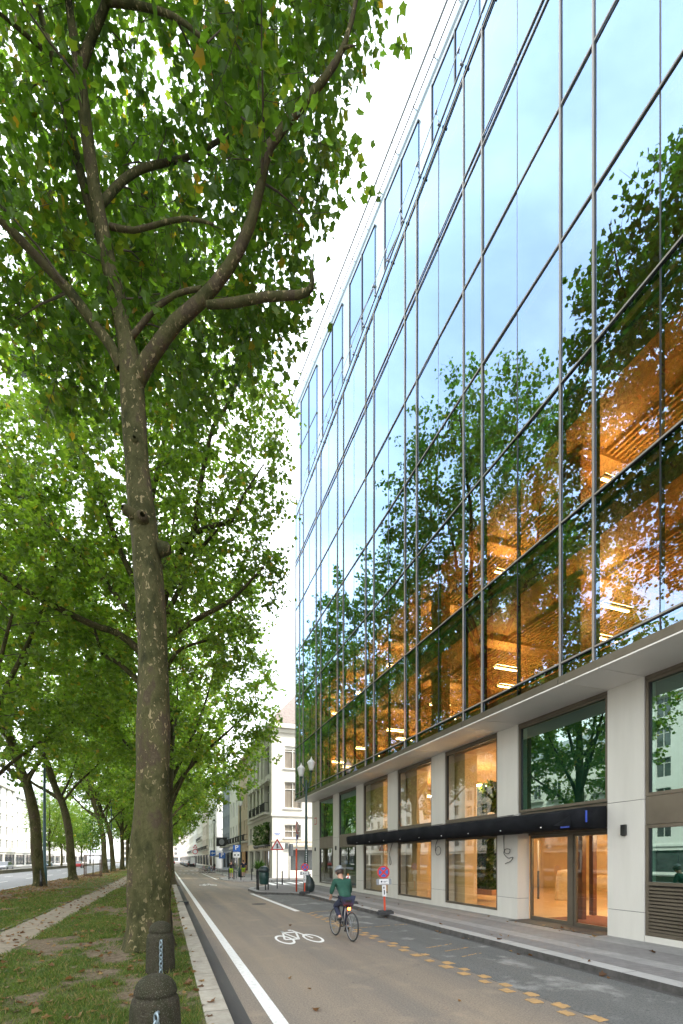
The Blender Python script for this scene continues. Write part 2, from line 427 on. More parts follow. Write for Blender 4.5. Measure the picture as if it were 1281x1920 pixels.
def moss_stone():
    m, nt, out, N = mk('bollard_stone')
    tc = N('TexCoord')
    n1 = N('TexNoise', {'Vector': tc.outputs['Object'], 'Scale': 7, 'Detail': 8, 'Roughness': .7})
    n2 = N('TexNoise', {'Vector': tc.outputs['Object'], 'Scale': 45, 'Detail': 5, 'Roughness': .75})
    n3 = N('TexNoise', {'Vector': tc.outputs['Object'], 'Scale': 120, 'Detail': 2})
    c = ramp(N, n1.outputs[0], [(.3, (.012, .011, .007)), (.46, (.040, .035, .022)), (.6, (.022, .024, .010)), (.72, (.07, .062, .045))])
    sp = ramp(N, n3.outputs[0], [(.60, 0.0), (.66, .75)])
    g = N('Mix', {'Factor': sp.outputs[0], 6: c.outputs[0], 7: (.15, .14, .11, 1)}, data_type='RGBA')
    p = N('BsdfPrincipled', {'Base Color': g.outputs[2], 'Roughness': .9, 'Specular IOR Level': .25})
    ad = N('Math', {0: n2.outputs[0], 1: n1.outputs[0]}, operation='ADD')
    b = N('Bump', {'Height': ad.outputs[0], 'Strength': .7, 'Distance': .02}); nt.links.new(b.outputs[0], p.inputs['Normal'])
    nt.links.new(p.outputs[0], out.inputs[0]); return m
M['bollard_stone'] = moss_stone()
def wall_mat(name, c1, c2): return pmat(name, c1, c2, .9, .8, bump=.08, bscale=30, detail=8)
M['stucco_white'] = wall_mat('stucco_white', (.82, .79, .74), (.76, .73, .67))
M['stucco_grey'] = wall_mat('stucco_grey', (.52, .51, .44), (.46, .45, .39))
M['stucco_cream'] = wall_mat('stucco_cream', (.56, .46, .34), (.48, .39, .29))
M['stucco_blue'] = wall_mat('stucco_blue', (.36, .40, .50), (.31, .35, .44))
M['stucco_pale'] = wall_mat('stucco_pale', (.84, .83, .81), (.78, .77, .75))
M['stucco_pink'] = wall_mat('stucco_pink', (.76, .68, .60), (.68, .60, .53))
M['stucco_sand'] = wall_mat('stucco_sand', (.70, .62, .48), (.62, .54, .42))
M['slate_paint'] = pmat('slate_paint', (.05, .06, .075), (.06, .07, .085), 3, .5)
M['plywood'] = pmat('plywood', (.48, .27, .12), (.40, .22, .10), 3, .6)
def opaque_mirror(name, dark, rcol, f0, f1):
    m, nt, out, N = mk(name)
    lw = N('LayerWeight', {0: .5}); pw = N('Math', {0: lw.outputs['Facing'], 1: 3.0}, operation='POWER')
    fr = N('MapRange', {0: pw.outputs[0], 1: 0.0, 2: 1.0, 3: f0, 4: f1})
    g = N('BsdfGlossy', {0: c4(rcol), 'Roughness': 0.01}); d = N('BsdfDiffuse', {0: c4(dark)})
    mx = N('MixShader', {0: fr.outputs[0], 1: d.outputs[0], 2: g.outputs[0]}); nt.links.new(mx.outputs[0], out.inputs[0]); return m
M['penthouse_glass'] = opaque_mirror('penthouse_glass', (.02, .03, .035), (.44, .65, .98), .30, 1.0)
M['penthouse_white'] = opaque_mirror('penthouse_white', (.27, .32, .34), (.62, .76, .86), .20, .8)
EXPOSURE = 1.28
# ------------------------------------------------------------------ camera, world, sun
cam = bpy.data.cameras.new('camera')
cam.sensor_fit = 'HORIZONTAL'; cam.sensor_width = 24.0; cam.lens = 907 / 1281 * 24.0
cam.shift_y = 650 / 1281; cam.clip_start = .1; cam.clip_end = 3000
camo = bpy.data.objects.new('camera', cam); COL.objects.link(camo)
camo.location = (0, 0, 2.0); camo.rotation_euler = (R(90), 0, R(-20))
SC.camera = camo

SUN_AZ, SUN_EL = 127.0, 44.0            # azimuth from +Y clockwise: behind the office block, to the right of the camera
w = bpy.data.worlds.new('World'); SC.world = w; w.use_nodes = True
nt = w.node_tree; nt.nodes.clear()
def WN(t, ins=None, **kw):
    n = nt.nodes.new('ShaderNode' + t)
    for k, v in kw.items(): setattr(n, k, v)
    for k, v in (ins or {}).items():
        if isinstance(v, bpy.types.NodeSocket): nt.links.new(v, n.inputs[k])
        else: n.inputs[k].default_value = v
    return n
sky = WN('TexSky', sky_type='NISHITA', sun_disc=False, sun_elevation=R(SUN_EL), sun_rotation=R(SUN_AZ), air_density=1.2, dust_density=2.0)
tc = WN('TexCoord'); mp = WN('Mapping', {0: tc.outputs['Generated'], 'Scale': (1, 1, 1.5), 'Location': (.3, .1, 0)})
cn = WN('TexNoise', {'Vector': mp.outputs[0], 'Scale': 2.1, 'Detail': 8, 'Roughness': .56, 'Distortion': .35})
cr = ramp(WN, cn.outputs[0], [(.36, .55), (.62, 1.0)])
cloud = ramp(WN, cn.outputs[0], [(.4, (16, 17, 18.2)), (.75, (20, 20, 20))])
mx = WN('Mix', {'Factor': cr.outputs[0], 6: sky.outputs[0], 7: cloud.outputs[0]}, data_type='RGBA')
bg = WN('Background', {0: mx.outputs[2], 1: .1}); wo = WN('OutputWorld', {0: bg.outputs[0]})

sl = bpy.data.lights.new('sun', 'SUN'); sl.energy = 3.0; sl.angle = R(6); sl.color = (1, .93, .82)
so = bpy.data.objects.new('sun', sl); COL.objects.link(so)
sd = Vector((math.sin(R(SUN_AZ)) * math.cos(R(SUN_EL)), math.cos(R(SUN_AZ)) * math.cos(R(SUN_EL)), math.sin(R(SUN_EL))))
so.rotation_euler = sd.to_track_quat('Z', 'Y').to_euler(); so.location = (30, -30, 60)

SC.view_settings.view_transform = 'Standard'; SC.view_settings.look = 'None'; SC.view_settings.gamma = 1
SC.view_settings.exposure = EXPOSURE
cy = SC.cycles
cy.use_denoising = True; cy.max_bounces = 8; cy.diffuse_bounces = 3; cy.glossy_bounces = 4; cy.transmission_bounces = 6
cy.transparent_max_bounces = 12; cy.use_adaptive_sampling = True; cy.adaptive_threshold = .02
cy.caustics_reflective = False; cy.caustics_refractive = False; cy.sample_clamp_indirect = 6
SC.render.use_persistent_data = False

# ------------------------------------------------------------------ ground sheets
struct(MB().quad((-900, -300, -.06), (900, -300, -.06), (900, 1500, -.06), (-900, 1500, -.06)).build('ground', M['left_road']))
struct(MB().quad((.76, -20, 0), (7.1, -20, 0), (7.1, 420, 0), (.76, 420, 0)).build('road', M['road']))
b = MB(); b.quad((7.1, 30, 0), (60, 30, 0), (60, 46, 0), (7.1, 46, 0)); struct(b.build('side_street', M['parking']))
b = MB(); b.prism([(5.05, -20), (7.1, -20), (7.1, 24.2), (6.6, 25.8), (5.6, 26.5), (4.9, 26.9), (4.86, 17.2), (5.05, 16)], .001, .004, 'z')
struct(b.build('parking_lane', M['parking']))
struct(MB().quad((-19.9, -20, 0), (-9.2, -20, 0), (-9.2, 420, 0), (-19.9, 420, 0)).build('left_road', M['left_road']))
struct(MB().quad((-29.5, -20, .004), (-20.6, -20, .004), (-20.6, 420, .004), (-29.5, 420, .004)).build('far_left_road', M['left_road']))
struct(MB().box(-46, -29.5, -20, 420, -.05, .14).build('far_left_pavement', M['pavement_far']))
# kerb and gutter along the median
struct(MB().box(.44, .74, -10, 300, -.05, .125).build('median_kerb', M['kerb_left'], bevel=.012))
struct(MB().box(.742, .985, -10, 300, -.05, .003).build('gutter', M['gutter']))
struct(MB().box(-9.4, -9.2, -10, 300, -.05, .12).build('left_median_kerb', M['kerb_right']))

# value noise used for the turf cover (ground colour and blades share it)
rng = np.random.default_rng(3)
LAT = rng.random((256, 256))
def vnoise(x, y):
    xi = np.floor(x).astype(int); yi = np.floor(y).astype(int); fx = x - xi; fy = y - yi
    fx = fx * fx * (3 - 2 * fx); fy = fy * fy * (3 - 2 * fy)
    g = lambda i, j: LAT[i % 256, j % 256]
    return (g(xi, yi) * (1 - fx) + g(xi + 1, yi) * fx) * (1 - fy) + (g(xi, yi + 1) * (1 - fx) + g(xi + 1, yi + 1) * fx) * fy
def path_c(y): return -3.42 - .08 * np.sin(y * .12) + .0 * y
def cover(x, y):
    n = .34 * vnoise(x * .9 + 11, y * .55 + 5) + .30 * vnoise(x * 2.3, y * 1.7 + 30) + .22 * vnoise(x * 6, y * 5) + .14 * vnoise(x * 15, y * 13)
    c = (n - .44) * 3.6 + .5
    trunk = np.minimum(np.hypot(x + .37, y - 11), np.hypot(x + .4, y - 24.2))
    c -= np.clip(1.5 - trunk, 0, 1) * .55
    c += np.exp(-((x + 5.0) / 1.0) ** 2) * .55                    # greener strip left of the path
    c -= np.exp(-((x + 7.9) / .9) ** 2) * .45                      # leaf litter under the left row
    pd = np.abs(x - path_c(y))
    c -= np.clip(1.0 - (pd - .62) / .5, 0, 1) * np.clip((13 - y) / 8, 0, 1) * .55
    return np.clip(c, 0, .92)
xs = np.concatenate([np.arange(-9.2, .45, .14), [.44]]); ys = np.concatenate([np.arange(-2, 40, .18), np.arange(40, 120, 1.5), [150, 220, 300]])
GX, GY = np.meshgrid(xs, ys, indexing='ij')
GZ = .10 + (vnoise(GX * 1.5, GY * 1.5) - .5) * .045 + (vnoise(GX * 5, GY * 5) - .5) * .02
GZ = np.where(np.abs(GX - path_c(GY)) < .85, np.minimum(GZ, .082), GZ); GZ[-1, :] = .115
V = np.stack([GX, GY, GZ], -1).reshape(-1, 3); nx, ny = GX.shape
idx = np.arange(nx * ny).reshape(nx, ny)
F = np.stack([idx[:-1, :-1], idx[1:, :-1], idx[1:, 1:], idx[:-1, 1:]], -1).reshape(-1, 4)
struct(mesh_np('grass', V, F, M['median'], None, {'cover': cover(GX, GY).ravel()}, True))
# gravel path as a slightly crowned strip, with stone edging
py = np.concatenate([np.arange(-2, 60, .5), [80, 120, 300]]); pv = []; pf = []
prr = np.random.default_rng(5)
for i, y in enumerate(py):
    c = float(path_c(y)); a = .50 + prr.uniform(-.06, .06); b2 = .50 + prr.uniform(-.10, .08) + (.25 * max(0, (9 - y)) / 9 if y < 9 else 0)
    for k, (dx, z) in enumerate(((-a, .088), (-.28, .100), (.28, .100), (b2, .088))): pv.append((c + dx, y, z))
    if i:
        for k in range(3): pf.append(((i - 1) * 4 + k, (i - 1) * 4 + k + 1, i * 4 + k + 1, i * 4 + k))
struct(mesh_np('path', np.array(pv), pf, M['path'], None, None, True))
eb = MB()
for i in range(0, 60):
    y = 2 + i
    for sgn, off in ((-1, .58),):
        if sgn > 0 and y < 9: continue
        c = float(path_c(y + .5)); x = c + sgn * off; j = random.uniform(-.015, .015)
        eb.box(x - .045 + j, x + .045 + j, y + .006, y + .994, .03, .108 + random.uniform(-.006, .008))
struct(eb.build('path_edging', M['path_edge']))

# right pavements
pa = [(7.08, -20), (7.08, 23.6), (6.95, 24.8), (6.5, 25.9), (5.6, 26.5), (5.05, 26.95), (4.85, 27.6), (4.85, 30.2), (5.2, 31.6), (6.3, 33.0), (8.2, 34.2), (11, 35.0), (40, 35.2)]
struct(MB().prism(pa + [(40, -20)], -.05, .116, 'z').build('pavement', M['pavement']))
pb = [(60, 41.3), (10, 41.2), (7.4, 41.6), (5.9, 42.8), (5.15, 44.6), (5.15, 48.2), (5.7, 49.6), (6.6, 51), (6.7, 60), (6.7, 420)]
struct(MB().prism(pb + [(60, 420)], -.05, .116, 'z').build('far_pavement', M['pavement_far']))
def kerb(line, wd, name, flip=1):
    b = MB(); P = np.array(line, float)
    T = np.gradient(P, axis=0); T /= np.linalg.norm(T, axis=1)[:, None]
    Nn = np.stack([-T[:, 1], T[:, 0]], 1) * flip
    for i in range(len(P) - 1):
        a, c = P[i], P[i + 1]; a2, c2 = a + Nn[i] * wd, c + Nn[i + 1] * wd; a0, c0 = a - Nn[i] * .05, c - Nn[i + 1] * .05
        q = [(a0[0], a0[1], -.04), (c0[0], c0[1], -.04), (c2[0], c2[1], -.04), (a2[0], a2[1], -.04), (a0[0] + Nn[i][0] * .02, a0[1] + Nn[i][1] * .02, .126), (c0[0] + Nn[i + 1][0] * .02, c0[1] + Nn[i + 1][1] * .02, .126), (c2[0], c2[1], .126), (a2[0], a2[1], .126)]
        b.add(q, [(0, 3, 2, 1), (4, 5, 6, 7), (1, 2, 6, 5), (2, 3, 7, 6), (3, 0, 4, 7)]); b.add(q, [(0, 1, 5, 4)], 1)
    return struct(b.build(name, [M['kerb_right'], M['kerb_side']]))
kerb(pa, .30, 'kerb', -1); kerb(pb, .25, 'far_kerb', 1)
# dark seam at the foot of the kerb
struct(MB().box(6.93, 7.028, -20, 23.4, .0, .0075).build('kerb_gutter', M['gutter']))

# painted markings
b = MB(); b.prism([(1.225, -20), (1.40, -20), (1.40, 300), (1.225, 300)], .004, .008)
b.prism([(4.60, 17.8), (4.80, 17.8), (4.70, 27.6), (4.50, 27.6)], .004, .008)
b.prism([(4.5, 47), (4.65, 47), (4.65, 66), (4.5, 66)], .004, .008)
for k in range(5): b.prism([(4.65, 50 + k * 5), (6.5, 50 + k * 5), (6.5, 50.12 + k * 5), (4.65, 50.12 + k * 5)], .004, .008)
struct(b.build('road_markings', M['road_paint']))
b = MB()
for k in range(6): b.box(7.6 + k * .95, 8.1 + k * .95, 36.0, 40.2, .004, .008)
struct(b.build('crossing_stripes', M['road_paint']))
b = MB()
for k in range(8): b.box(1.6 + .55 * k, 1.85 + .55 * k, 66, 66.6, .004, .008)
for k in range(4): b.box(2.0 + .9 * k, 2.5 + .9 * k, 82, 83, .004, .008)
struct(b.build('cross_marks', M['road_paint']))
b = MB()
for k in range(20):
    b.box(-13.1, -12.98, 20 + 9 * k, 23 + 9 * k, .004, .008); b.box(-16.5, -16.38, 17 + 9 * k, 20 + 9 * k, .004, .008)
struct(b.build('lane_dashes', M['road_paint']))
def cycle_symbol(cx, cy, sx=1.0, sy=1.0):
    """flat thermoplastic bicycle: two rings and frame bars"""
    b = MB(); z0, z1 = .004, .008
    def ring(x, y, r, wd):
        n = 28
        for k in range(n):
            a, c = 2 * math.pi * k / n, 2 * math.pi * (k + 1) / n
            p = [(x + q * math.cos(t), y + q * math.sin(t)) for q, t in ((r, a), (r, c), (r - wd, c), (r - wd, a))]
            b.prism([(cx + u * sx, cy + v * sy) for u, v in p], z0, z1)
    def bar(x0, y0, x1, y1, wd=.045):
        dx, dy = x1 - x0, y1 - y0; l = math.hypot(dx, dy); ux, uy = -dy / l * wd / 2, dx / l * wd / 2
        b.prism([(cx + (x0 + ux) * sx, cy + (y0 + uy) * sy), (cx + (x1 + ux) * sx, cy + (y1 + uy) * sy), (cx + (x1 - ux) * sx, cy + (y1 - uy) * sy), (cx + (x0 - ux) * sx, cy + (y0 - uy) * sy)], z0, z1 + .0005)
    ring(-.36, -.2, .21, .05); ring(.36, -.2, .21, .05)
    bar(-.36, -.2, -.16, .14); bar(-.16, .14, .20, .14); bar(.20, .14, 0, -.2); bar(0, -.2, -.16, .14); bar(0, -.2, -.36, -.2); bar(.36, -.2, .17, .26); bar(.17, .26, .08, .26); bar(-.17, .2, -.10, .2, .06); bar(-.16, .14, -.13, .22)
    return struct(b.build('bicycle_symbol', M['road_paint']))
cycle_symbol(3.12, 12.3, 1.0, 3.2); cycle_symbol(3.0, 38.4, 1.1, 4.4)
# remains of an orange chequered line between the lane and the parking strip
pr = random.Random(4); b = MB()
for k in range(46):
    y = 4.3 + k * .285
    for col in range(2):
        if (k + col) % 2 == 0 and pr.random() < .86 or pr.random() < .05:
            x = 4.86 + col * .20 + pr.uniform(-.015, .015); s_ = (.096 if y < 15 else .08) * pr.uniform(.8, 1.05)
            pts = []
            m_ = 20
            for q in range(m_):
                a = 2 * math.pi * q / m_ + math.pi / 4; rr = s_ / max(abs(math.cos(a)), abs(math.sin(a))) * pr.uniform(.80, 1.06)
                pts.append((x + rr * math.cos(a), y + rr * 1.25 * math.sin(a)))
            b.prism(pts, .005, .009)
for x0, x1, y0, n in ((5.2, 6.9, 12.9, 60), (5.6, 6.4, 9.0, 30), (5.5, 6.3, 9.5, 24), (5.6, 6.5, 8.4, 20), (5.2, 6.0, 17.3, 40)):
    for k in range(n):
        if pr.random() < .6:
            t = k / n; x = x0 + (x1 - x0) * t; y = y0 + .25 * t + pr.uniform(-.02, .02); a = pr.uniform(.008, .03)
            b.prism([(x - .03, y - a), (x + .02, y - a * .8), (x + .035, y + a), (x - .02, y + a * .7)], .005, .009)
struct(b.build('orange_markings', M['paint_orange']))
b = MB(); b.prism([(3.86 + .32 * math.cos(a), 21.2 + .32 * math.sin(a)) for a in [2 * math.pi * k / 24 for k in range(24)]], .003, .007)
tag(b.build('manhole_cover', M['rubber']), 'dark round manhole cover in the tan road near the white line', 'manhole cover')
tag(MB().box(.5, .95, 22.0, 22.5, .05, .132).build('drain_grate', M['dark_metal']), 'dark iron drain grate set in the stone kerb behind the bollards', 'drain')

# low parapet between the two left carriageways
t = thing('parapet_wall', 'long low brown parapet wall between the grey left carriageways', 'wall', (-20.3, 0, 0))
MB().box(-.22, .22, -10, 300, -.05, .42).build('wall', M['path_edge'], t)
MB().box(-.28, .28, -10, 300, .423, .50).build('coping', M['kerb_left'], t)

# ------------------------------------------------------------------ the glass office block
XF, XW, YE, YS = 8.94, 10.2, 34.4, -8.5
OB = thing('glass_office_building', 'tall office block with sky reflecting curtain wall over a pale stone base', 'building', (8.94, 13, 0))
def part(b, name, m, **k): return b.build(name, m, OB, world=True, **k)
LV = [6.36, 6.69, 10.05, 13.42, 16.82, 20.1, 23.35, 26.88]
MY = []
k = -5
while True:
    a = 8.17 + 4.02 * k
    if a > YE: break
    if a > YS: MY.append(a)
    if a + .96 < YE and a + .96 > YS: MY.append(a + .96)
    k += 1
edges = [YS] + MY + [YE]
panes = []
gr = random.Random(11)
for i in range(len(edges) - 1):
    y0, y1 = edges[i], edges[i + 1]
    cuts = [y0, y1] if y1 - y0 < 1.4 else [y0, (y0 + y1) / 2, y1]
    for j in range(len(cuts) - 1):
        for l in range(len(LV) - 1): panes.append((cuts[j], cuts[j + 1], LV[l], LV[l + 1]))
def psize(p):
    yc = (p[0] + p[1]) / 2
    d = XF * .342 + yc * .94
    if d < 7.6 or yc < 6.2: return 0
    return (p[1] - p[0]) * (p[3] - p[2]) / d ** 3
panes.sort(key=psize, reverse=True)
def pane_box(b, p):
    y0, y1, z0, z1 = p; g = .012; y0 += g; y1 -= g; z0 += g; z1 -= g
    q = [gr.uniform(-.006, .006) for _ in range(2)]
    o4 = [q[0], -q[0] + q[1], -q[0] * .3, q[0] * .5]
    vs = [(XF + o4[0], y0, z0), (XF + o4[1], y1, z0), (XF + .022, y1, z0), (XF + .022, y0, z0), (XF + o4[0] + q[1], y0, z1), (XF + o4[1] + q[1], y1, z1), (XF + .022, y1, z1), (XF + .022, y0, z1)]
    # planar front: enforce the fourth corner
    f = lambda y, z: XF + q[0] * (y - y0) / (y1 - y0) + q[1] * (z - z0) / (z1 - z0)
    vs = [(f(y, z), y, z) for y, z in ((y0, z0), (y1, z0))] + vs[2:4] + [(f(y, z), y, z) for y, z in ((y0, z1), (y1, z1))] + vs[6:8]
    b.add(vs, [(0, 1, 5, 4)], 0); b.add(vs, [(3, 2, 1, 0), (4, 5, 6, 7), (1, 2, 6, 5), (2, 3, 7, 6), (3, 0, 4, 7)], 1)
rest = MB()
for i, p in enumerate(panes):
    if i < 99:
        b = MB(); pane_box(b, p); part(b, 'window_pane', [M['solar_glass'], M['clear']])
    else: pane_box(rest, p)
o = part(rest, 'window_pane', [M['solar_glass'], M['clear']]); o['kind'] = 'stuff'
for y in [YS + .03] + MY + [YE - .03]:
    b = MB(); b.box(XF - .045, XF - .012, y - .02, y + .02, 6.30, 26.95); b.box(XF + .024, XF + .14, y - .03, y + .03, 6.4, 26.9, 1)
    part(b, 'mullion', [M['cap'], M['dark_metal']])
for i in range(len(edges) - 1):
    if edges[i + 1] - edges[i] > 1.4 and edges[i + 1] > 5:
        y = (edges[i] + edges[i + 1]) / 2
        b = MB(); b.box(XF - .004, XF + .10, y - .018, y + .018, 6.4, 26.9); part(b, 'glazing_joint', M['dark_metal'])
for z in LV[1:] + [23.62, 27.35]:
    hh = .034 if z in (6.69, 10.05, 13.42) else .038
    b = MB()
    for i in range(len(edges) - 1):
        b.box(XF - .036, XF - .013, edges[i] + .034, edges[i + 1] - .034, z - hh * .55, z + hh * .55)
        b.box(XF - .030, XF - .014, edges[i] + .034, edges[i + 1] - .034, z - hh * 1.15, z - hh * .56, 1)
        b.box(XF + .024, XF + .12, edges[i] + .034, edges[i + 1] - .034, z - .05, z + .05, 1)
    part(b, 'transom', [M['cap'], M['dark_metal']])
b = MB(); b.box(XF - .02, XF + .06, YS, YE, 26.96, 27.32); b.box(XF - .02, XF + .5, YS, YE, 27.40, 27.45, 1); part(b, 'parapet', [M['penthouse_glass'], M['dark_metal']])
# maintenance rail on brackets above the top transom
b = MB(); b.tube([(XF - .24, YS, 27.55), (XF - .24, 31.2, 27.55)], .014, 6); b.tube([(XF - .10, YS, 27.2), (XF - .10, 31.2, 27.2)], .018, 6)
for k in range(29):
    y = -7 + k * 1.34
    b.box(XF - .18, XF - .05, y - .03, y + .03, 27.15, 27.2); b.tube([(XF - .10, y, 27.2), (XF - .24, y, 27.55)], .014, 5); b.box(XF - .27, XF - .21, y - .05, y + .05, 27.52, 27.58)
part(b, 'maintenance_rail', M['steel'])
b = MB(); b.box(XF - .09, XF + .3, YS, YE, 6.17, 6.295); b.box(XF - .072, XF + .3, YS, YE, 6.298, 6.36)
for y in MY[1::2]: b.box(XF - .0935, XF - .089, y - .006, y + .006, 6.17, 6.295, 1)
part(b, 'fascia', [M['bronze'], M['dark_metal']])
pil = [(32.66, YE), (28.56, 29.63), (24.56, 25.58), (20.39, 21.43), (16.3, 17.3), (12.15, 13.13), (7.96, 8.93), (3.94, 4.9), (-.1, .9), (-4.1, -3.1), (YS, -7.1)]
se = sorted([p for q in pil for p in q] + [YS])
b = MB()
for i in range(len(se) - 1):
    if se[i + 1] - se[i] > .05: b.box(XF - .085, XW + .4, se[i] + .011, se[i + 1] - .011, 6.135, 6.168)
part(b, 'soffit', M['soffit'])
part(MB().box(XF, XW + .5, YS, YE, 6.169, 6.298), 'soffit_deck', M['dark_int'])
for y0, y1 in pil:
    b = MB(); x1 = XW + .45
    for z0, z1 in ((.10, .765), (.777, 3.344), (3.356, 6.134)): b.box(XW, x1, y0 + .004, y1 - .004, z0, z1)
    b.box(XW + .02, x1 - .02, y0 + .02, y1 - .02, .1, 6.134, 1)
    part(b, 'pillar', [M['cladding'], M['dark_metal']])
bays = [(pil[i + 1][1], pil[i][0]) for i in range(len(pil) - 1)]
UP = ['teal', 'teal', 'clear', 'clear', 'clear', 'teal', 'teal', 'teal', 'teal', 'teal']
LO = ['dark', 'dark', 'clear', 'clear', 'clear', 'door', 'louvre', 'louvre', 'clear', 'clear']
def framed(y0, y1, z0, z1, kind, x=XW + .03, fw=.075, dep=.10):
    """window: bronze frame with a pane as its child"""
    b = MB(); X0, X1 = x, x + dep
    b.box(X0, X1, y0, y0 + fw, z0, z1); b.box(X0, X1, y1 - fw, y1, z0, z1)
    b.box(X0 + .001, X1, y0 + fw, y1 - fw, z1 - fw, z1); b.box(X0 + .001, X1, y0 + fw, y1 - fw, z0, z0 + fw)
    g = .028
    b.box(X0 + .03, X1 - .01, y0 + fw, y0 + fw + g, z0 + fw, z1 - fw, 1); b.box(X0 + .03, X1 - .01, y1 - fw - g, y1 - fw, z0 + fw, z1 - fw, 1)
    f = part(b, 'window', [M['bronze'], M['dark_metal']])
    xg = X0 + .06
    q = MB(); vs = [(xg, y0 + fw, z0 + fw), (xg, y1 - fw, z0 + fw), (xg + .02, y1 - fw, z0 + fw), (xg + .02, y0 + fw, z0 + fw), (xg, y0 + fw, z1 - fw), (xg, y1 - fw, z1 - fw), (xg + .02, y1 - fw, z1 - fw), (xg + .02, y0 + fw, z1 - fw)]
    q.add(vs, [(0, 1, 5, 4)], 0); q.add(vs, [(3, 2, 1, 0), (4, 5, 6, 7), (1, 2, 6, 5), (2, 3, 7, 6), (3, 0, 4, 7)], 1)
    pn = q.build('pane', [M['teal_glass'] if kind == 'teal' else M['shop_glass'], M['clear']], OB, world=True); pn.parent = f
    if kind == 'teal': part(MB().box(xg + .25, xg + .30, y0 + .02, y1 - .02, z0 + .02, z1 - .02), 'blind_panel', M['teal_panel'])
    return f
for i, (y0, y1) in enumerate(bays):
    a, c = y0 + .008, y1 - .008
    framed(a, c, 3.41, 6.05, UP[i])
    part(MB().box(XW + .02, XW + .12, a, c, 6.055, 6.13), 'head_panel', M['bronze'])
    if i != 5: part(MB().box(XW + .035, XW + .12, a, c, 2.77, 3.40), 'spandrel_panel', M['bronze'])
    if LO[i] in ('clear', 'dark'):
        framed(a, c, .30, 2.76, 'clear')
        part(MB().box(XW + .012, XW + .3, a, c, .10, .296), 'plinth', M['cladding'])
        if LO[i] == 'dark': part(MB().box(XW + 2.2, XW + 2.3, a - .4, c + .4, .12, 2.9), 'inner_wall', M['dark_int'])
    elif LO[i] == 'louvre':
        framed(a, c, 1.40, 2.76, 'teal')
        b = MB(); b.box(XW + .03, XW + .13, a, a + .08, .26, 1.396); b.box(XW + .03, XW + .13, c - .08, c, .26, 1.396); b.box(XW + .031, XW + .13, a + .08, c - .08, .26, .35)
        for k in range(13):
            z = .36 + k * .0785
            b.add([(XW + .04, a + .08, z), (XW + .04, c - .08, z), (XW + .10, c - .08, z + .05), (XW + .10, a + .08, z + .05), (XW + .04, a + .08, z + .045), (XW + .04, c - .08, z + .045), (XW + .10, c - .08, z + .07), (XW + .10, a + .08, z + .07)], [(0, 1, 2, 3), (4, 7, 6, 5), (0, 4, 5, 1), (1, 5, 6, 2), (2, 6, 7, 3), (3, 7, 4, 0)])
        b.box(XW + .14, XW + .16, a, c, .3, 1.39, 1)
        part(b, 'louvre', [M['bronze'], M['dark_metal']]); part(MB().box(XW + .012, XW + .3, a, c, .10, .256), 'plinth', M['cladding'])
# entrance, set back
y0, y1 = bays[5]; XD = XW + .46
part(MB().box(XW + .12, XD + .15, y0 + .004, y1 - .004, 2.78, 3.40), 'spandrel_panel', M['bronze'])
part(MB().box(XW - .35, XD + .2, y0 + .01, y1 - .01, .10, .132), 'doorstep', M['gutter'])
for a, c in ((y0 + .02, 10.42), (10.58, y1 - .02)):
    b = MB(); fw = .07
    b.box(XD, XD + .08, a, a + fw, .134, 2.70); b.box(XD, XD + .08, c - fw, c, .134, 2.70); b.box(XD + .001, XD + .08, a + fw, c - fw, 2.62, 2.70); b.box(XD + .001, XD + .08, a + fw, c - fw, .134, .23)
    d = part(b, 'door', M['bronze'])
    q = MB(); xg = XD + .04; vs = [(xg, a + fw, .23), (xg, c - fw, .23), (xg + .02, c - fw, .23), (xg + .02, a + fw, .23), (xg, a + fw, 2.62), (xg, c - fw, 2.62), (xg + .02, c - fw, 2.62), (xg + .02, a + fw, 2.62)]
    q.add(vs, [(0, 1, 5, 4)], 0); q.add(vs, [(3, 2, 1, 0), (4, 5, 6, 7), (1, 2, 6, 5), (2, 3, 7, 6), (3, 0, 4, 7)], 1)
    pn = q.build('pane', [M['shop_glass'], M['clear']], OB, world=True); pn.parent = d
part(MB().box(XD - .03, XD + .12, 10.425, 10.575, .134, 2.70), 'door_post', M['bronze'])
part(MB().box(XD - .05, XD + .12, y0 + .006, y1 - .006, 2.703, 2.777), 'door_head', M['bronze'])
# wall lamps and the small red-edged plate
for y in (8.45, 24.95 + 4.05, 33.5):
    b = MB(); b.box(XW - .075, XW - .002, y - .06, y + .06, 2.55, 2.80); b.box(XW - .06, XW - .01, y - .045, y + .045, 2.535, 2.549); part(b, 'wall_lamp', M['black_paint'], bevel=.006)
b = MB(); b.box(XW - .012, XW - .002, 33.25, 33.75, 4.45, 4.95); b.box(XW - .018, XW - .0125, 33.31, 33.69, 4.51, 4.89, 1); part(b, 'plate', [M['sign_red'], M['cladding']])
# black fabric canopy wrapped over its frame
ya, yb = 8.94, 24.3; NS = 64; prof = [(XW - .02, 3.30), (XW - .5, 3.26), (XW - 1.02, 3.17), (XW - 1.07, 3.12), (XW - 1.06, 2.93), (XW - 1.02, 2.74), (XW - .5, 2.73), (XW - .02, 2.75)]
b = MB(); vs = []; fs = []; ar = random.Random(3)
for k in range(NS + 1):
    y = ya + (yb - ya) * k / NS; sag = .02 * math.sin(k * 1.7) + ar.uniform(-.014, .014)
    for q, (x, z) in enumerate(prof): vs.append((x - (sag * .9 if 1 < q < 5 else 0), y, z + sag * (1 if q in (2, 3, 4, 5) else .3)))
n = len(prof)
for k in range(NS):
    for q in range(n): fs.append((k * n + q, k * n + (q + 1) % n, (k + 1) * n + (q + 1) % n, (k + 1) * n + q))
fs.append(tuple(range(n))); fs.append(tuple(range(NS * n, NS * n + n)))
b.add(vs, fs, 0, True); aw = part(b, 'awning', M['awning'])
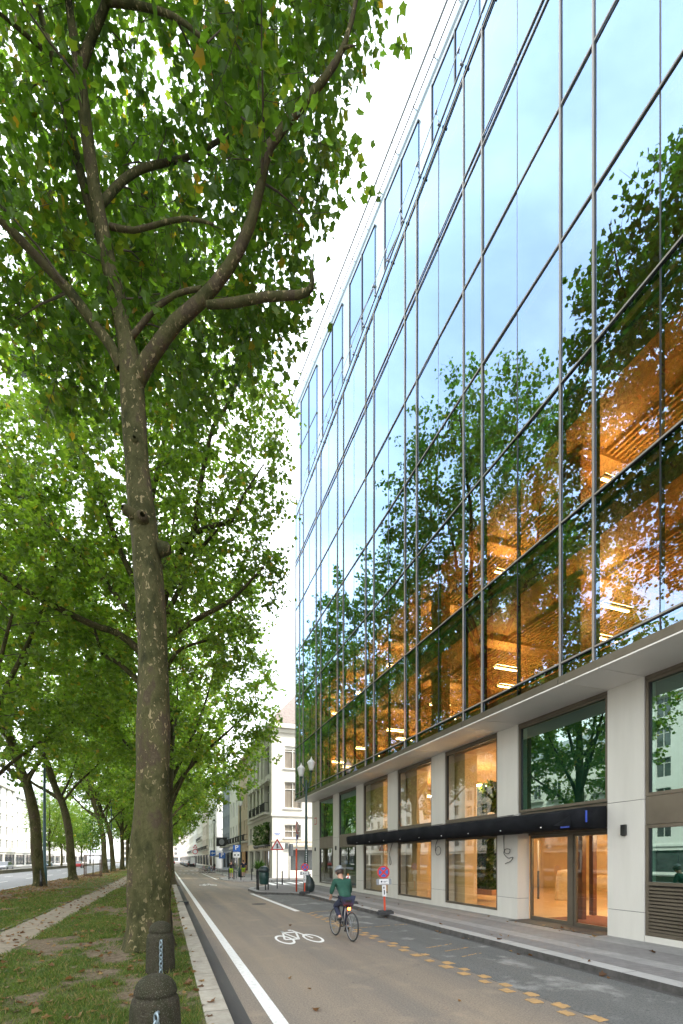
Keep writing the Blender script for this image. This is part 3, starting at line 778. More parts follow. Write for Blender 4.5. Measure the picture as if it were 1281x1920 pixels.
b = MB(); b.add([(XW - 1.09, 9.0, 3.05), (XW - 1.09, 9.55, 2.82), (XW - 1.13, 9.25, 2.80), (XW - 1.11, 8.98, 2.78)], [(0, 1, 2), (0, 2, 3)]); f_ = b.build('flap', M['awning'], OB, world=True); f_.parent = aw
b = MB(); b.box(XW - .70, XW - .65, 8.925, 8.938, 2.88, 3.16); b.box(XW - 1.086, XW - 1.078, 9.05, 9.32, 2.745, 2.785); tp = b.build('tape', M['blue_tape'], OB, world=True); tp.parent = aw
b = MB()
for k in range(9):
    y = 10 + k * 1.6; b.box(XW - 1.075, XW - 1.066, y - .02, y + .02, 2.79, 2.815)
cl = b.build('clip', M['sign_white'], OB, world=True); cl.parent = aw
b = MB()
for y0_, y1_ in ((13.2, 16.3), (17.3, 20.4), (21.4, 24.6)):
    b.tube([(XW - .03, y0_ - .9, 3.36), (XW - .05, (y0_ + y1_) / 2, 3.325), (XW - .03, y1_, 3.345)], .008, 5)
part(b, 'cable', M['black_paint'])
def loop_cable(y, pts, lab):
    b = MB(); P = spline([(p[0], p[1], p[2], .011) for p in pts], .04); b.tube(P[:, :3], P[:, 3], 6)
    t = thing('loose_cable', lab, 'cable', (XW - .04, y, 2.2)); b.build('cable', M['black_paint'], t)
    return t
loop_cable(12.62, [(.0, .12, .55), (-.02, .1, .3), (-.03, .05, .0), (-.03, -.15, -.04), (-.03, -.20, .08), (-.03, .0, .1), (-.04, .08, -.02), (-.03, -.1, -.18), (-.03, -.34, -.16), (-.02, -.22, -.28), (-.01, .05, -.36)], 'loose black cable curled below the canopy beside the entrance')
loop_cable(16.75, [(0, .0, .55), (-.02, .1, .35), (-.03, .12, .1), (-.03, -.02, -.06), (-.03, -.24, .0), (-.03, -.28, .18), (-.03, -.1, .28), (-.02, .08, .2), (-.02, .1, .1)], 'single round loop of black cable hanging on the middle pillar under the canopy')
loop_cable(20.9, [(0, -.1, .55), (-.02, .05, .3), (-.03, .18, 0), (-.03, .2, -.3), (-.03, .1, -.5), (-.02, .02, -.4), (-.02, .1, -.2), (-.01, .16, -.1)], 'long thin drop of black cable hanging at the far end of the canopy')

# interiors: slabs, ceilings, walls, lights
part(MB().box(XW + .5, 23.5, YS + .3, YE - .3, .10, .128), 'ground_floor', M['warm_floor'])
for i, z in enumerate(LV[2:7]):
    part(MB().box(XF + .16, 23.5, YS + .3, YE - .3, z - .16, z + .02), 'floor_slab', M['carpet'] if i < 3 else M['dark_int'])
part(MB().box(XF + .16, 23.5, YS + .3, YE - .3, 6.44, 6.62), 'floor_slab', M['carpet'])
part(MB().box(XF + .3, 24, YS + .1, YE - .1, 26.7, 26.86), 'roof_terrace', M['zinc'])
for zf, zc in ((6.62, 9.70), (10.07, 13.05)):
    part(MB().box(XF + .16, XF + .78, YS + .3, YE - .3, zc, zc + .1), 'blind_box', M['teal_panel'])
    part(MB().box(XF + .78, 15.5, YS + .3, YE - .3, zc + .08, zc + .12), 'ceiling', M['ceil_wood'])
    b = MB(); b.box(XF + .79, XF + 1.5, YS + .3, YE - .3, zc + .0, zc + .07)
    for k in range(24):
        x = XF + 2.3 + k * .16; b.box(x, x + .06, YS + .3, YE - .3, zc - .06, zc + .07)
    part(b, 'ceiling_slats', M['ceil_wood'])
    b = MB()
    for k in range(11): b.box(XF + 1.5, 15.4, -6.2 + k * 4.02, -5.6 + k * 4.02, zc - .14, zc + .05)
    part(b, 'ceiling_beam', M['ceil_wood'])
    part(MB().box(15.5, 15.7, YS + .3, YE - .3, zf, zc + .12), 'partition_wall', M['ceil_wood'])
    for k in range(6):
        y = -4.4 + k * 8.04 * .9; part(MB().box(XF + 1.6, XF + 2.15, y, y + .55, zf, zc), 'column', M['oak'])
    for k in range(26):
        y = -3.6 + k * 1.47; x = XF + (1.9, 3.2, 4.6)[k % 3]
        b = MB(); b.box(x, x + .95, y, y + .06, zc - 1.02, zc - 1.005); b.box(x - .02, x + .97, y - .10, y + .16, zc - 1.0, zc - .955, 2); b.box(x, x + .95, y - .09, y + .15, zc - .953, zc - .94, 1)  # lamp strip below; hidden glowing panel on top added to brighten the ceiling
        part(b, 'ceiling_light', [M['strip'], M['uplight_fill'], M['ceil_wood']])
for i in range(2, 6):
    zf, zc = LV[i + 1] + .02, LV[i + 2] - .16 if i < 5 else 26.7
    part(MB().box(13.4, 13.6, YS + .3, YE - .3, LV[i + 1] + .02, (LV[i + 2] - .16) if i < 5 else 26.7), 'partition_wall', M['dark_int'])
# double-height lobby
part(MB().box(XW + .5, 23.5, 7.0, 26.0, 6.02, 6.13), 'lobby_ceiling', M['ceil_wood'])
part(MB().box(23.2, 23.5, 7.0, 26.0, .128, 6.02), 'lobby_wall', M['warm_wall'])
part(MB().box(XW + .5, 23.2, 25.4, 25.7, .128, 6.02), 'lobby_wall', M['warm_wall'])
part(MB().box(XW + .5, 23.2, 8.0, 8.2, .128, 6.02), 'lobby_wall', M['warm_wall'])
part(MB().box(XD + .2, 23.2, 8.2, 12.4, 2.9, 3.15), 'mezzanine', M['warm_wall'])
for y0_, y1_ in ((15.75, 17.0), (19.5, 21.1), (23.1, 25.3)): part(MB().box(XW + .55, XW + 1.1, y0_, y1_, .128, 6.02), 'inner_pier', M['warm_wall'])
for x, y, z, l in ((12.4, 14.0, 4.55, 1.6), (13.6, 13.9, 4.1, 1.6), (15.5, 17.6, 4.4, 1.8), (15.5, 21.7, 4.3, 1.8), (18.5, 15.0, 4.4, 2), (12.2, 9.4, 2.78, 2.2), (14.5, 10.8, 2.78, 2.2), (17.5, 10.0, 2.78, 2.2), (12.2, 18, 5.2, 1.6), (12.2, 22, 5.2, 1.6), (20, 19, 4.4, 2), (20, 13, 4.4, 2)):
    b = MB(); b.box(x, x + l, y, y + .06, z, z + .05); b.box(x, x + l, y, y + .06, z + .052, z + .07, 1); b.box(x + .2, x + .21, y + .03, y + .04, z + .07, 6.0 if z > 3 else 2.9, 2)
    part(b, 'pendant_light', [M['lobby_strip'], M['lobby_strip'], M['black_paint']])
part(MB().box(XD + .15, 13.3, 8.25, 12.12, .129, .137), 'entrance_mat', M['mat_red'])
for x, y, w_ in ((11.95, 11.35, .30), (12.1, 9.85, .26), (12.6, 9.35, .30), (13.2, 12.1, .16)): part(MB().box(x, x + .16, y, y + w_, .137, 2.9), 'entrance_post', M['mahogany'])
b = MB(); b.box(22.9, 23.18, 14.6, 16.0, .128, 2.6); part(b, 'lobby_doorway', M['interior_dark'])
b = MB(); b.box(21.2, 21.26, 10.35, 10.8, 2.02, 2.5); pl_ = part(b, 'number_plate', M['black_paint'])
tx = text('8', .4, OB, M['sign_white'], (21.19 - 8.94, 10.58 - 13, 2.26), (R(90), 0, R(-90)), 'lettering'); tx.parent = pl_
part(MB().box(21.26, 21.4, 8.2, 11.2, .137, 2.9), 'lobby_wall', M['warm_wall'])
# outer shell: roof levels, ends, back and the set-back top storeys
part(MB().box(23.5, 24, YS, YE, .05, 27), 'rear_wall', M['cladding'])
b = MB(); b.box(XF + .15, 24, YE - .28, YE - .02, 6.3, 27); b.box(XF + .15, 24, YS, YS + .25, .05, 27); b.box(XW + .46, 24, YE - .3, YE - .05, .05, 6.29); part(b, 'end_wall', M['cladding'])
PO = np.array([XF, YE - .1]); PT = np.array([.0945, -.9955]); PN = np.array([-.9955, -.0945])
def pq(s, off, z): p = PO + PT * s + PN * off; return (p[0], p[1], z)
def pbox(b, s0, s1, o0, o1, z0, z1, mi=0):
    vs = [pq(s, o, z) for z in (z0, z1) for s, o in ((s0, o0), (s1, o0), (s1, o1), (s0, o1))]
    b.add(vs, [(0, 3, 2, 1), (4, 5, 6, 7), (0, 1, 5, 4), (1, 2, 6, 5), (2, 3, 7, 6), (3, 0, 4, 7)], mi)
b = MB(); pbox(b, 0, 43, -.4, 0, 26.9, 35.2); pbox(b, -.02, 43, -8, -.41, 26.9, 35.0); part(b, 'penthouse_wall', M['penthouse_white'] if 'penthouse_white' in M else M['cladding'])
for k in range(11):
    s0 = 34.3 - (33.08 - 3.87 * k); s1 = s0 + 2.85
    b = MB()
    for a, c in ((s0, s0 + 1.45), (s0 + 1.5, s1)):
        for z0, z1 in ((27.3, 31.1), (31.2, 34.2)): pbox(b, a + .03, c - .03, .015, .05, z0, z1)
    pbox(b, s0 - .05, s0 + .02, .002, .09, 27.0, 34.3, 1); pbox(b, s0 + 1.44, s0 + 1.51, .002, .09, 27.0, 34.3, 1); pbox(b, s0 + .02, s1, .002, .08, 34.2, 34.28, 1); pbox(b, s0 + .02, s1, .002, .07, 31.11, 31.19, 1)
    part(b, 'penthouse_window', [M['penthouse_glass'], M['dark_metal']])
b = MB()
b.tube([pq(-.2, .30, 35.55), pq(43, .30, 35.55)], .045, 6); b.tube([pq(-.2, .12, 35.15), pq(43, .12, 35.15)], .03, 6)
for k in range(28): b.tube([pq(.4 + k * 1.5, .02, 35.1), pq(.4 + k * 1.5, .14, 35.15), pq(.4 + k * 1.5, .30, 35.55)], .02, 5)
part(b, 'roof_rail', M['grey_metal'])
# ------------------------------------------------------------------ trees
LEAF_T = np.array([(0, .0, 0), (.36, .02, .05), (.36, .27, .03), (.58, .50, .10), (.29, .62, .04), (0, 1.0, -.08), (-.29, .62, .04), (-.58, .50, .10), (-.36, .27, .03), (-.36, .02, .05), (0, .42, -.03)], float)
LEAF_F = np.array([(10, 0, 1), (10, 1, 2), (10, 2, 3), (10, 3, 4), (10, 4, 5), (10, 5, 6), (10, 6, 7), (10, 7, 8), (10, 8, 9), (10, 9, 0)])
LEAF_T2 = np.array([(0, 0, 0), (.45, .22, .05), (.30, .62, .06), (0, 1, -.05), (-.30, .62, .06), (-.45, .22, .05)], float)
LEAF_F2 = np.array([(0, 1, 2), (0, 2, 3), (0, 3, 4), (0, 4, 5)])

def unit(a): return a / (np.linalg.norm(a, axis=-1, keepdims=True) + 1e-9)

def leaf_cloud(P, A, Nn, size, tmpl):
    T, Fc = tmpl
    A = unit(A); B = unit(np.cross(A, Nn)); Nn = np.cross(B, A)
    s = size[:, None, None]
    V = P[:, None, :] + s * (T[None, :, 0:1] * B[:, None, :] + T[None, :, 1:2] * A[:, None, :] + T[None, :, 2:3] * Nn[:, None, :])
    F = (np.arange(len(P))[:, None, None] * len(T) + Fc[None]).reshape(-1, 3)
    return V.reshape(-1, 3), F

def in_env(p, env):
    m = np.zeros(len(p), bool)
    for cx, cy, cz, rx, ry, rz in env:
        m |= ((p[:, 0] - cx) / rx) ** 2 + ((p[:, 1] - cy) / ry) ** 2 + ((p[:, 2] - cz) / rz) ** 2 < 1
    return m

def make_tree(name, label, cat, loc, limbs, env, seed, n_attr, sep, twigs, lpt, lsize, tmpl=(LEAF_T, LEAF_F), bark='bark', leaf='leaf', group=None, burls=(), twig_geo=True, n_side=18, clump=.6, keep=None, attach_z=4.0):
    """tapered trunk and limbs, branches that grow to points in the crown, twigs and single leaves"""
    rg = np.random.default_rng(seed)
    t = thing(name, label, cat, loc, 0, group)
    L0 = np.array(loc)
    tv, tf, nb = [], [], 0
    node_p, node_r = [], []
    for i, lb in enumerate(limbs):
        S = spline(lb, .28); S[:, :3] -= L0
        n = n_side if i == 0 else 10
        rad = S[:, 3].copy()
        rad *= (.93 if i == 0 and bark == 'bark' else 1) * (1 + .05 * (vnoise(np.arange(len(S)) * .35 + i * 17 + seed, np.full(len(S), i * 3.1)) - .5) * 2)
        v, f = tube_arr(S[:, :3], rad, n)
        if i == 0:                                   # uneven stem, flare at the foot
            ang = np.tile(np.arange(n) * 2 * np.pi / n, len(S)); zz = v[:, 2]
            c = np.repeat(S[:, :3], n, axis=0)
            k = 1 + .05 * np.sin(3 * ang + zz * .7) + .035 * np.sin(5 * ang - zz * 1.3 + 1) + .34 * np.exp(-np.clip(zz, 0, 9) / .30) * (.55 + .45 * np.sin(5 * ang + seed))
            v = c + (v - c) * k[:, None]
        tv.append(v); tf.append(f + nb); nb += len(v)
        ok = (S[:, 3] < .34) & (S[:, 2] > attach_z)
        node_p.append(S[ok, :3]); node_r.append(S[ok, 3])
    for (x, y, z, dx, dy, dz, r) in burls:            # healed knots
        p0 = np.array((x, y, z)) - L0; d = np.array((dx, dy, dz), float)
        P = np.stack([p0, p0 + d * .5, p0 + d * .85, p0 + d])
        v, f = tube_arr(P, np.array([r * 1.5, r * 1.15, r, r * .55]), 10)
        tv.append(v); tf.append(f + nb); nb += len(v)
    mesh_np('trunk', np.concatenate(tv), np.concatenate(tf), M[bark], t, None, True)
    NP = np.concatenate(node_p); NR = np.concatenate(node_r)
    # crown points, kept apart from one another
    lo = np.array([[e[0] - e[3], e[1] - e[4], e[2] - e[5]] for e in env]).min(0); hi = np.array([[e[0] + e[3], e[1] + e[4], e[2] + e[5]] for e in env]).max(0)
    cand = rg.uniform(lo, hi, (n_attr * 60, 3)); cand = cand[in_env(cand, env)]
    if keep is not None: cand = cand[keep(cand)]
    cand = cand - L0
    att = []
    for c in cand:
        if len(att) >= n_attr: break
        if att and np.min(np.sum((np.array(att) - c) ** 2, 1)) < sep * sep: continue
        att.append(c)
    att = np.array(att)
    d0 = np.array([np.min(np.linalg.norm(NP - a, axis=1)) for a in att])
    att = att[np.argsort(d0)]
    bv, bf, nb = [], [], 0
    LP, LA, LN = [], [], []
    axis0 = NP.mean(0)
    for a in att:
        dd = np.linalg.norm(NP - a, axis=1) + 1.1 * np.clip(NP[:, 2] - a[2] + .4, 0, None)
        j = int(np.argmin(dd)); p = NP[j]; ln = np.linalg.norm(a - p)
        if ln < .15: a = p + rg.normal(0, .4, 3); ln = np.linalg.norm(a - p)
        mid = p + (a - p) * .5 + np.array([0, 0, rg.uniform(-.02, .16) * ln]) + rg.normal(0, .06 * ln, 3)
        n = max(4, int(ln / .35)); tt = np.linspace(0, 1, n)[:, None]
        P = (1 - tt) ** 2 * p + 2 * tt * (1 - tt) * mid + tt * tt * a
        P[1:-1] += rg.normal(0, .03, (n - 2, 3))
        r0 = min(NR[j] * .7, .012 + .011 * ln); rad = np.linspace(r0, .007, n)
        v, f = tube_arr(P, rad, 5); bv.append(v); bf.append(f + nb); nb += len(v)
        NP = np.vstack([NP, P[1:]]); NR = np.concatenate([NR, rad[1:]])
        out = unit(np.array([a[0] - axis0[0], a[1] - axis0[1], 0.0]))
        for k in range(twigs):
            q = P[int(n * (.35 + .64 * rg.random()))] if k else a
            dr = unit(out * .45 + rg.normal(0, .6, 3) + np.array([0, 0, rg.uniform(-.35, .25)])); tl = rg.uniform(.5, 1.25) * clump / .6
            e = q + dr * tl + np.array([0, 0, -.12 * tl])
            if twig_geo:
                v, f = tube_arr(np.stack([q, (q + e) / 2 + rg.normal(0, .05, 3), e]), np.array([.007, .005, .003]), 3)
                bv.append(v); bf.append(f + nb); nb += len(v)
            m_ = rg.poisson(lpt)
            u = rg.random(m_) ** .8
            pos = q + (e - q) * u[:, None] + rg.normal(0, .13 * clump / .6, (m_, 3))
            LP.append(pos); LA.append(dr * .5 + rg.normal(0, .55, (m_, 3)) + np.array([0, 0, -.45])); LN.append(np.array([0, 0, .9]) + rg.normal(0, .45, (m_, 3)))
    mesh_np('branches', np.concatenate(bv), np.concatenate(bf), M['branch'], t, None, True)
    LP = np.concatenate(LP); LA = np.concatenate(LA); LN = np.concatenate(LN)
    sz = lsize * rg.uniform(.6, 1.15, len(LP))
    V, F = leaf_cloud(LP, LA, LN, sz, tmpl)
    cl = vnoise(LP[:, 0] * .5 + 40, LP[:, 2] * .5 + LP[:, 1] * .4 + 9)
    tint = np.clip(.10 + .55 * rg.random(len(LP)) + .35 * (cl - .5), 0, .9)
    au = rg.random(len(LP)) < .022; tint[au] = rg.uniform(.92, 1, au.sum())
    mesh_np('crown', V, F, M[leaf], t, {'tint': np.repeat(tint, len(tmpl[0]))})
    print(name, 'leaves', len(LP), 'attr', len(att))
    return t

MAIN = [
    [(-0.37, 10.99, -0.09, 0.60), (-0.35, 10.98, 0.2, 0.52), (-0.33, 10.98, 0.99, 0.46), (-0.31, 10.97, 2.11, 0.42), (-0.26, 10.95, 3.24, 0.385), (-0.22, 10.93, 5.49, 0.335), (-0.29, 10.96, 7.17, 0.315), (-0.43, 11.01, 8.86, 0.3), (-0.54, 11.05, 9.98, 0.265), (-0.64, 11.09, 11.56, 0.25), (-0.68, 11.1, 12.35, 0.23), (-0.82, 11.1, 13.08, 0.18), (-1.03, 11.12, 14.03, 0.165), (-1.2, 11.08, 14.9, 0.15), (-1.34, 11.02, 15.59, 0.14), (-1.49, 10.97, 16.59, 0.13), (-1.61, 10.91, 17.61, 0.115), (-1.73, 10.85, 18.41, 0.09), (-1.85, 10.78, 19.49, 0.07), (-1.95, 10.71, 21.79, 0.05), (-1.7, 10.8, 25.0, .03)],
    [(-1.61, 10.91, 17.83, 0.1), (-1.38, 10.72, 18.3, 0.085), (-1.05, 10.38, 18.69, 0.07), (-0.67, 10.03, 19.55, 0.05), (-0.1, 9.61, 21.94, 0.04), (.3, 9.7, 25.5, .02)],
    [(-0.79, 11.25, 13.02, 0.13), (-0.91, 11.4, 14.04, 0.12), (-1.14, 11.48, 14.84, 0.11), (-1.49, 11.61, 15.87, 0.1), (-1.91, 11.87, 17.63, 0.09), (-2.29, 12.01, 19.36, 0.075), (-2.61, 12.13, 20.64, 0.06), (-2.97, 12.36, 23.15, 0.04)],
    [(-0.6, 11.07, 12.01, 0.17), (-0.4, 10.89, 12.3, 0.165), (-0.19, 10.71, 12.53, 0.15), (0.2, 10.46, 12.97, 0.135), (0.66, 10.19, 13.29, 0.125), (1.19, 9.78, 13.75, 0.11), (1.55, 9.44, 14.33, 0.1), (1.71, 9.17, 14.88, 0.09), (1.84, 8.91, 15.28, 0.08), (2.28, 8.54, 15.63, 0.07), (2.67, 8.18, 15.89, 0.06), (2.95, 7.97, 16.29, 0.05), (3.11, 7.7, 16.92, 0.035), (3.3, 7.5, 18.4, .02)],
    [(0.79, 10.14, 13.22, 0.07), (1.3, 9.85, 13.15, 0.085), (1.87, 9.43, 13.04, 0.08), (2.41, 9.02, 12.84, 0.07), (2.61, 8.84, 12.87, 0.055), (2.58, 8.75, 13.09, 0.03)],
    [(-0.65, 10.99, 12.91, 0.06), (-0.26, 10.74, 13.3, 0.055), (0.2, 10.46, 13.55, 0.05), (0.69, 10.18, 13.56, 0.045)],
    [(2.9, 7.99, 16.23, 0.03), (3.02, 7.9, 16.2, 0.02), (3.12, 7.82, 16.15, 0.008)],
    [(-0.87, 11.17, 12.35, 0.11), (-1.1, 11.15, 12.75, 0.105), (-1.45, 11.17, 13.14, 0.1), (-1.85, 11.21, 13.62, 0.095), (-2.52, 11.24, 14.17, 0.085), (-3.05, 11.22, 14.55, 0.075), (-3.76, 11.27, 14.92, 0.05), (-4.6, 11.3, 16.2, .03)],
    [(-2.5, 11.98, 19.43, 0.05), (-2.96, 11.93, 19.54, 0.04), (-3.53, 11.93, 19.75, 0.03)],
    [(-1.07, 10.39, 18.63, 0.05), (-0.49, 10.07, 18.39, 0.055), (0.18, 9.62, 17.83, 0.045), (0.73, 9.2, 17.01, 0.03)],
    [(-1.06, 11.03, 15.07, 0.06), (-0.61, 10.65, 14.73, 0.05), (-0.1, 10.25, 14.6, 0.045), (0.39, 9.86, 14.44, 0.04), (0.85, 9.48, 14.07, 0.02)],
    [(-1.3, 11.05, 15.4, .08), (-.6, 11.6, 17.2, .07), (.8, 12.3, 19.3, .055), (2.2, 12.9, 22.0, .04), (2.8, 13.2, 25.0, .02)],
    [(-1.2, 11.4, 15.0, .08), (-1.0, 12.6, 16.6, .065), (-.6, 14.2, 18.6, .05), (-.2, 15.2, 21.5, .03)],
]
SECOND = [
    [(-0.41, 24.2, -0.12, 0.52), (-0.38, 24.19, 1.0, 0.4), (-0.36, 24.18, 4.74, 0.34), (-0.34, 24.17, 8.48, 0.31), (-0.31, 24.16, 11.47, 0.28), (-0.48, 24.22, 14.21, 0.22), (-0.62, 24.28, 17.2, 0.18), (-0.62, 24.28, 18.77, 0.14), (-0.31, 24.16, 20.19, 0.12), (-0.1, 24.09, 21.29, 0.1), (0.08, 24.02, 22.81, 0.08), (0.27, 23.95, 25.92, 0.05), (.2, 24.2, 29, .025)],
    [(-0.24, 24.14, 13.21, 0.2), (-0.01, 24.05, 14.33, 0.18), (0.3, 23.94, 15.18, 0.17), (0.72, 23.79, 16.5, 0.16), (1.21, 23.61, 17.2, 0.15), (1.4, 23.22, 18.45, 0.11), (1.7, 22.79, 20.14, 0.1), (2.02, 22.46, 21.47, 0.09), (2.45, 22.09, 21.96, 0.08), (3.08, 21.55, 23.25, 0.06), (3.8, 20.96, 24.57, 0.03)],
    [(1.21, 23.61, 17.2, 0.12), (2.15, 23.27, 17.57, 0.11), (2.85, 22.8, 17.66, 0.1), (3.33, 22.41, 18.59, 0.07), (4.19, 21.89, 19.93, 0.03)],
    [(-0.1, 24.09, 12.71, 0.12), (0.08, 24.02, 13.46, 0.12), (0.63, 24.03, 14.74, 0.11), (0.94, 24.13, 15.87, 0.1), (1.67, 24.08, 16.96, 0.08), (2.44, 24.01, 18.02, 0.05)],
    [(-0.1, 24.09, 11.84, 0.13), (0.11, 23.8, 12.15, 0.12), (1.38, 22.91, 12.92, 0.11), (2.72, 21.78, 13.44, 0.08), (4.0, 20.89, 14.66, 0.04)],
    [(-0.06, 24.07, 10.72, 0.1), (0.23, 23.97, 11.22, 0.09), (0.73, 24.21, 11.99, 0.08), (2.02, 24.38, 12.69, 0.05)],
    [(-0.59, 24.27, 12.71, 0.14), (-1.13, 24.46, 14.46, 0.14), (-1.52, 24.5, 15.25, 0.13), (-2.12, 24.4, 16.56, 0.12), (-2.57, 24.24, 17.94, 0.11), (-3.31, 24.08, 19.73, 0.1), (-4.47, 23.97, 21.63, 0.08), (-5.56, 23.94, 23.12, 0.06), (-6.41, 23.83, 24.29, 0.04)],
    [(-0.59, 24.27, 11.72, 0.12), (-1.27, 24.51, 13.11, 0.12), (-2.33, 24.69, 14.42, 0.11), (-3.21, 24.69, 15.43, 0.1), (-4.71, 24.7, 16.69, 0.08), (-6.79, 24.92, 18.59, 0.05)],
    [(-0.59, 24.27, 10.97, 0.17), (-1.34, 24.43, 11.87, 0.17), (-2.19, 24.42, 12.4, 0.16), (-3.06, 24.31, 12.53, 0.15), (-4.86, 24.12, 13.14, 0.13), (-6.01, 23.9, 13.61, 0.1), (-7.26, 23.93, 14.35, 0.06)],
    [(-0.52, 24.24, 9.48, 0.12), (-1.23, 24.5, 10.3, 0.12), (-2.03, 25.11, 11.22, 0.11), (-2.83, 25.61, 11.81, 0.09), (-3.2, 25.96, 13.05, 0.06)],
    [(-0.24, 24.14, 20.19, 0.06), (0.11, 24.01, 20.94, 0.06), (0.58, 24.16, 22.07, 0.05), (1.91, 23.99, 22.92, 0.03)],
    [(-.4, 24.2, 14.0, .12), (-.2, 25.8, 16.2, .1), (.3, 27.2, 19.0, .07), (.6, 28.0, 22.5, .04)],
    [(-.4, 24.2, 13.0, .12), (-.6, 22.6, 15.2, .1), (-.8, 21.2, 18.0, .07), (-.6, 20.4, 21.5, .04)],
]
# limbs of the leaning trees of the far row, relative to the foot
LEAN = [
    [(0, 0, -.1, .46), (-.03, .01, .36, .38), (-.17, .06, 2.07, .345), (-.34, .12, 4.77, .32), (-.78, .28, 6.84, .30), (-1.3, .47, 8.19, .28), (-2.08, .76, 10.73, .29), (-2.63, .96, 12.55, .26), (-3.25, 1.18, 15.46, .2), (-3.59, 1.3, 18.74, .13), (-3.6, 1.3, 22, .05)],
    [(-1.2, .43, 7.5, .2), (-2.05, .74, 8.11, .14), (-3.07, 1.12, 8.73, .12), (-4.27, 1.55, 10.0, .08), (-6, 1.8, 11.5, .04)],
    [(-2.39, .87, 11.46, .14), (-1.6, .58, 13.28, .13), (-.85, .31, 15.46, .11), (-.51, .18, 18.37, .07), (0, 0, 21, .03)],
    [(-.9, .32, 7.0, .12), (.2, -.8, 8.6, .1), (1.6, -1.6, 10.2, .07), (3.2, -2.2, 12.2, .03)],
    [(-1.0, .35, 7.4, .12), (-.2, 1.9, 9.2, .1), (.6, 3.4, 11.5, .06), (1.2, 4.4, 13.5, .03)],
    [(-1.7, .6, 9.6, .12), (-2.6, -1.0, 11.5, .09), (-3.0, -2.8, 14, .05)],
]
UPRIGHT = [
    [(.1, 0, -.1, .52), (.05, 0, .5, .42), (-.05, 0, 3.5, .36), (0, .1, 7, .31), (.15, .1, 10, .26), (.1, 0, 14, .2), (-.2, 0, 18, .13), (-.1, .1, 22.5, .05)],
    [(0, .1, 6.2, .16), (1.0, -.3, 8.0, .14), (2.4, -.8, 9.6, .11), (4.4, -1.2, 11.6, .08), (6.2, -1.6, 13.4, .04)],
    [(0, .1, 7.2, .15), (1.0, .8, 9.6, .13), (2.2, 1.5, 12.5, .1), (3.2, 2.1, 16, .06), (3.8, 2.4, 19, .03)],
    [(0, .1, 6.8, .15), (-1.2, .4, 8.6, .13), (-2.8, .6, 10.2, .1), (-5.0, .8, 12.4, .06)],
    [(.1, .1, 8.2, .15), (-.9, -.7, 10.8, .12), (-2.0, -1.6, 14.0, .09), (-2.8, -2.4, 18, .04)],
    [(.05, .1, 5.4, .12), (.7, -1.4, 7.0, .1), (1.5, -3.2, 8.6, .07), (2.1, -4.8, 10.2, .03)],
    [(.1, .1, 9.4, .12), (.5, 1.8, 12, .1), (.7, 3.4, 15, .07), (.6, 4.6, 18, .03)],
]
_LQ = np.concatenate([spline(MAIN[i], .25) for i in (3, 4, 7)])
def under_limbs(p):    # leaves sit above the big limbs, not below them
    d = np.hypot(p[:, None, 0] - _LQ[None, :, 0], p[:, None, 1] - _LQ[None, :, 1]); dz = _LQ[None, :, 2] - p[:, None, 2]
    return ~((d < .95) & (dz > -.2) & (dz < 3.0)).any(1)
make_tree('plane_tree', 'tall plane tree with thick mottled trunk standing behind the near stone bollards', 'tree', (-.37, 10.98, 0), MAIN,
          [(-.9, 11.2, 20.3, 5.0, 6.2, 7.2), (-2.6, 11.5, 18.0, 5.2, 5.2, 5.2), (1.1, 9.3, 17.2, 2.4, 2.4, 3.4)], 21, 600, .77, 5, 13, .19, keep=lambda p: under_limbs(p) & ~((p[:, 1] < 10.6) & (np.abs(p[:, 0] + 1.0) < 1.7) & (p[:, 2] < 19.5)) & ~((p[:, 2] > 23) & (p[:, 0] > 2.6)) & (p[:, 0] < 2.75 + .30 * (p[:, 2] - 14.5) - .22 * np.clip(11 - p[:, 1], 0, 5)),
          burls=[(-.50, 10.9, 9.05, -.32, -.22, .05, .10), (-.46, 10.75, 9.0, .02, -.16, -.02, .10), (-.12, 10.85, 8.5, .22, -.06, .03, .12), (-.60, 10.86, 10.65, .0, -.08, 0, .06)], attach_z=11.5)
make_tree('plane_tree', 'second plane tree of the right hand row, fanning out behind the big mottled trunk', 'tree', (-.4, 24.2, 0), SECOND,
          [(-.4, 24.6, 21.0, 6.3, 6.6, 9.6), (.6, 23.8, 15.5, 4.9, 5.2, 4.6), (-4.2, 24.4, 17.5, 4.6, 5, 5.5)], 22, 560, .98, 5, 13, .20, attach_z=9, leaf='leaf_far')
third = make_tree('plane_tree', 'bushy yellow green plane tree hanging over the road in front of the white corner house', 'tree', (.2, 37.2, 0), [[(x + .2, y + 37.2, z, r) for x, y, z, r in l] for l in UPRIGHT],
          [(.6, 37.2, 16.5, 7.4, 7.2, 10.5), (1.6, 36.6, 10.6, 6.6, 6.4, 4.2)], 23, 400, 1.15, 5, 12, .26, leaf='leaf_far', bark='bark_far', n_side=14, attach_z=5)
lean = make_tree('plane_tree', 'leaning plane tree with a dark hollow at its foot, beside the grey left road', 'tree', (-8.05, 38.05, .05), [[(x - 8.05, y + 38.05, z, r) for x, y, z, r in l] for l in LEAN],
          [(-9.6, 38.4, 19, 6.8, 6.4, 8.8), (-9.4, 38, 13, 6.0, 5.8, 3.6)], 24, 340, 1.2, 5, 12, .26, leaf='leaf_far', bark='bark_far', n_side=14, attach_z=6)
hb = MB(); hb.tube([(.16, -.43, .05), (.15, -.43, .45), (.13, -.40, .9), (.1, -.36, 1.25)], [.10, .09, .06, .02], 8); h = hb.build('hollow', M['interior_dark'], lean)
G1 = 'plane trees of the right hand row'; G2 = 'plane trees of the left hand row'; G3 = 'far plane trees on the median'
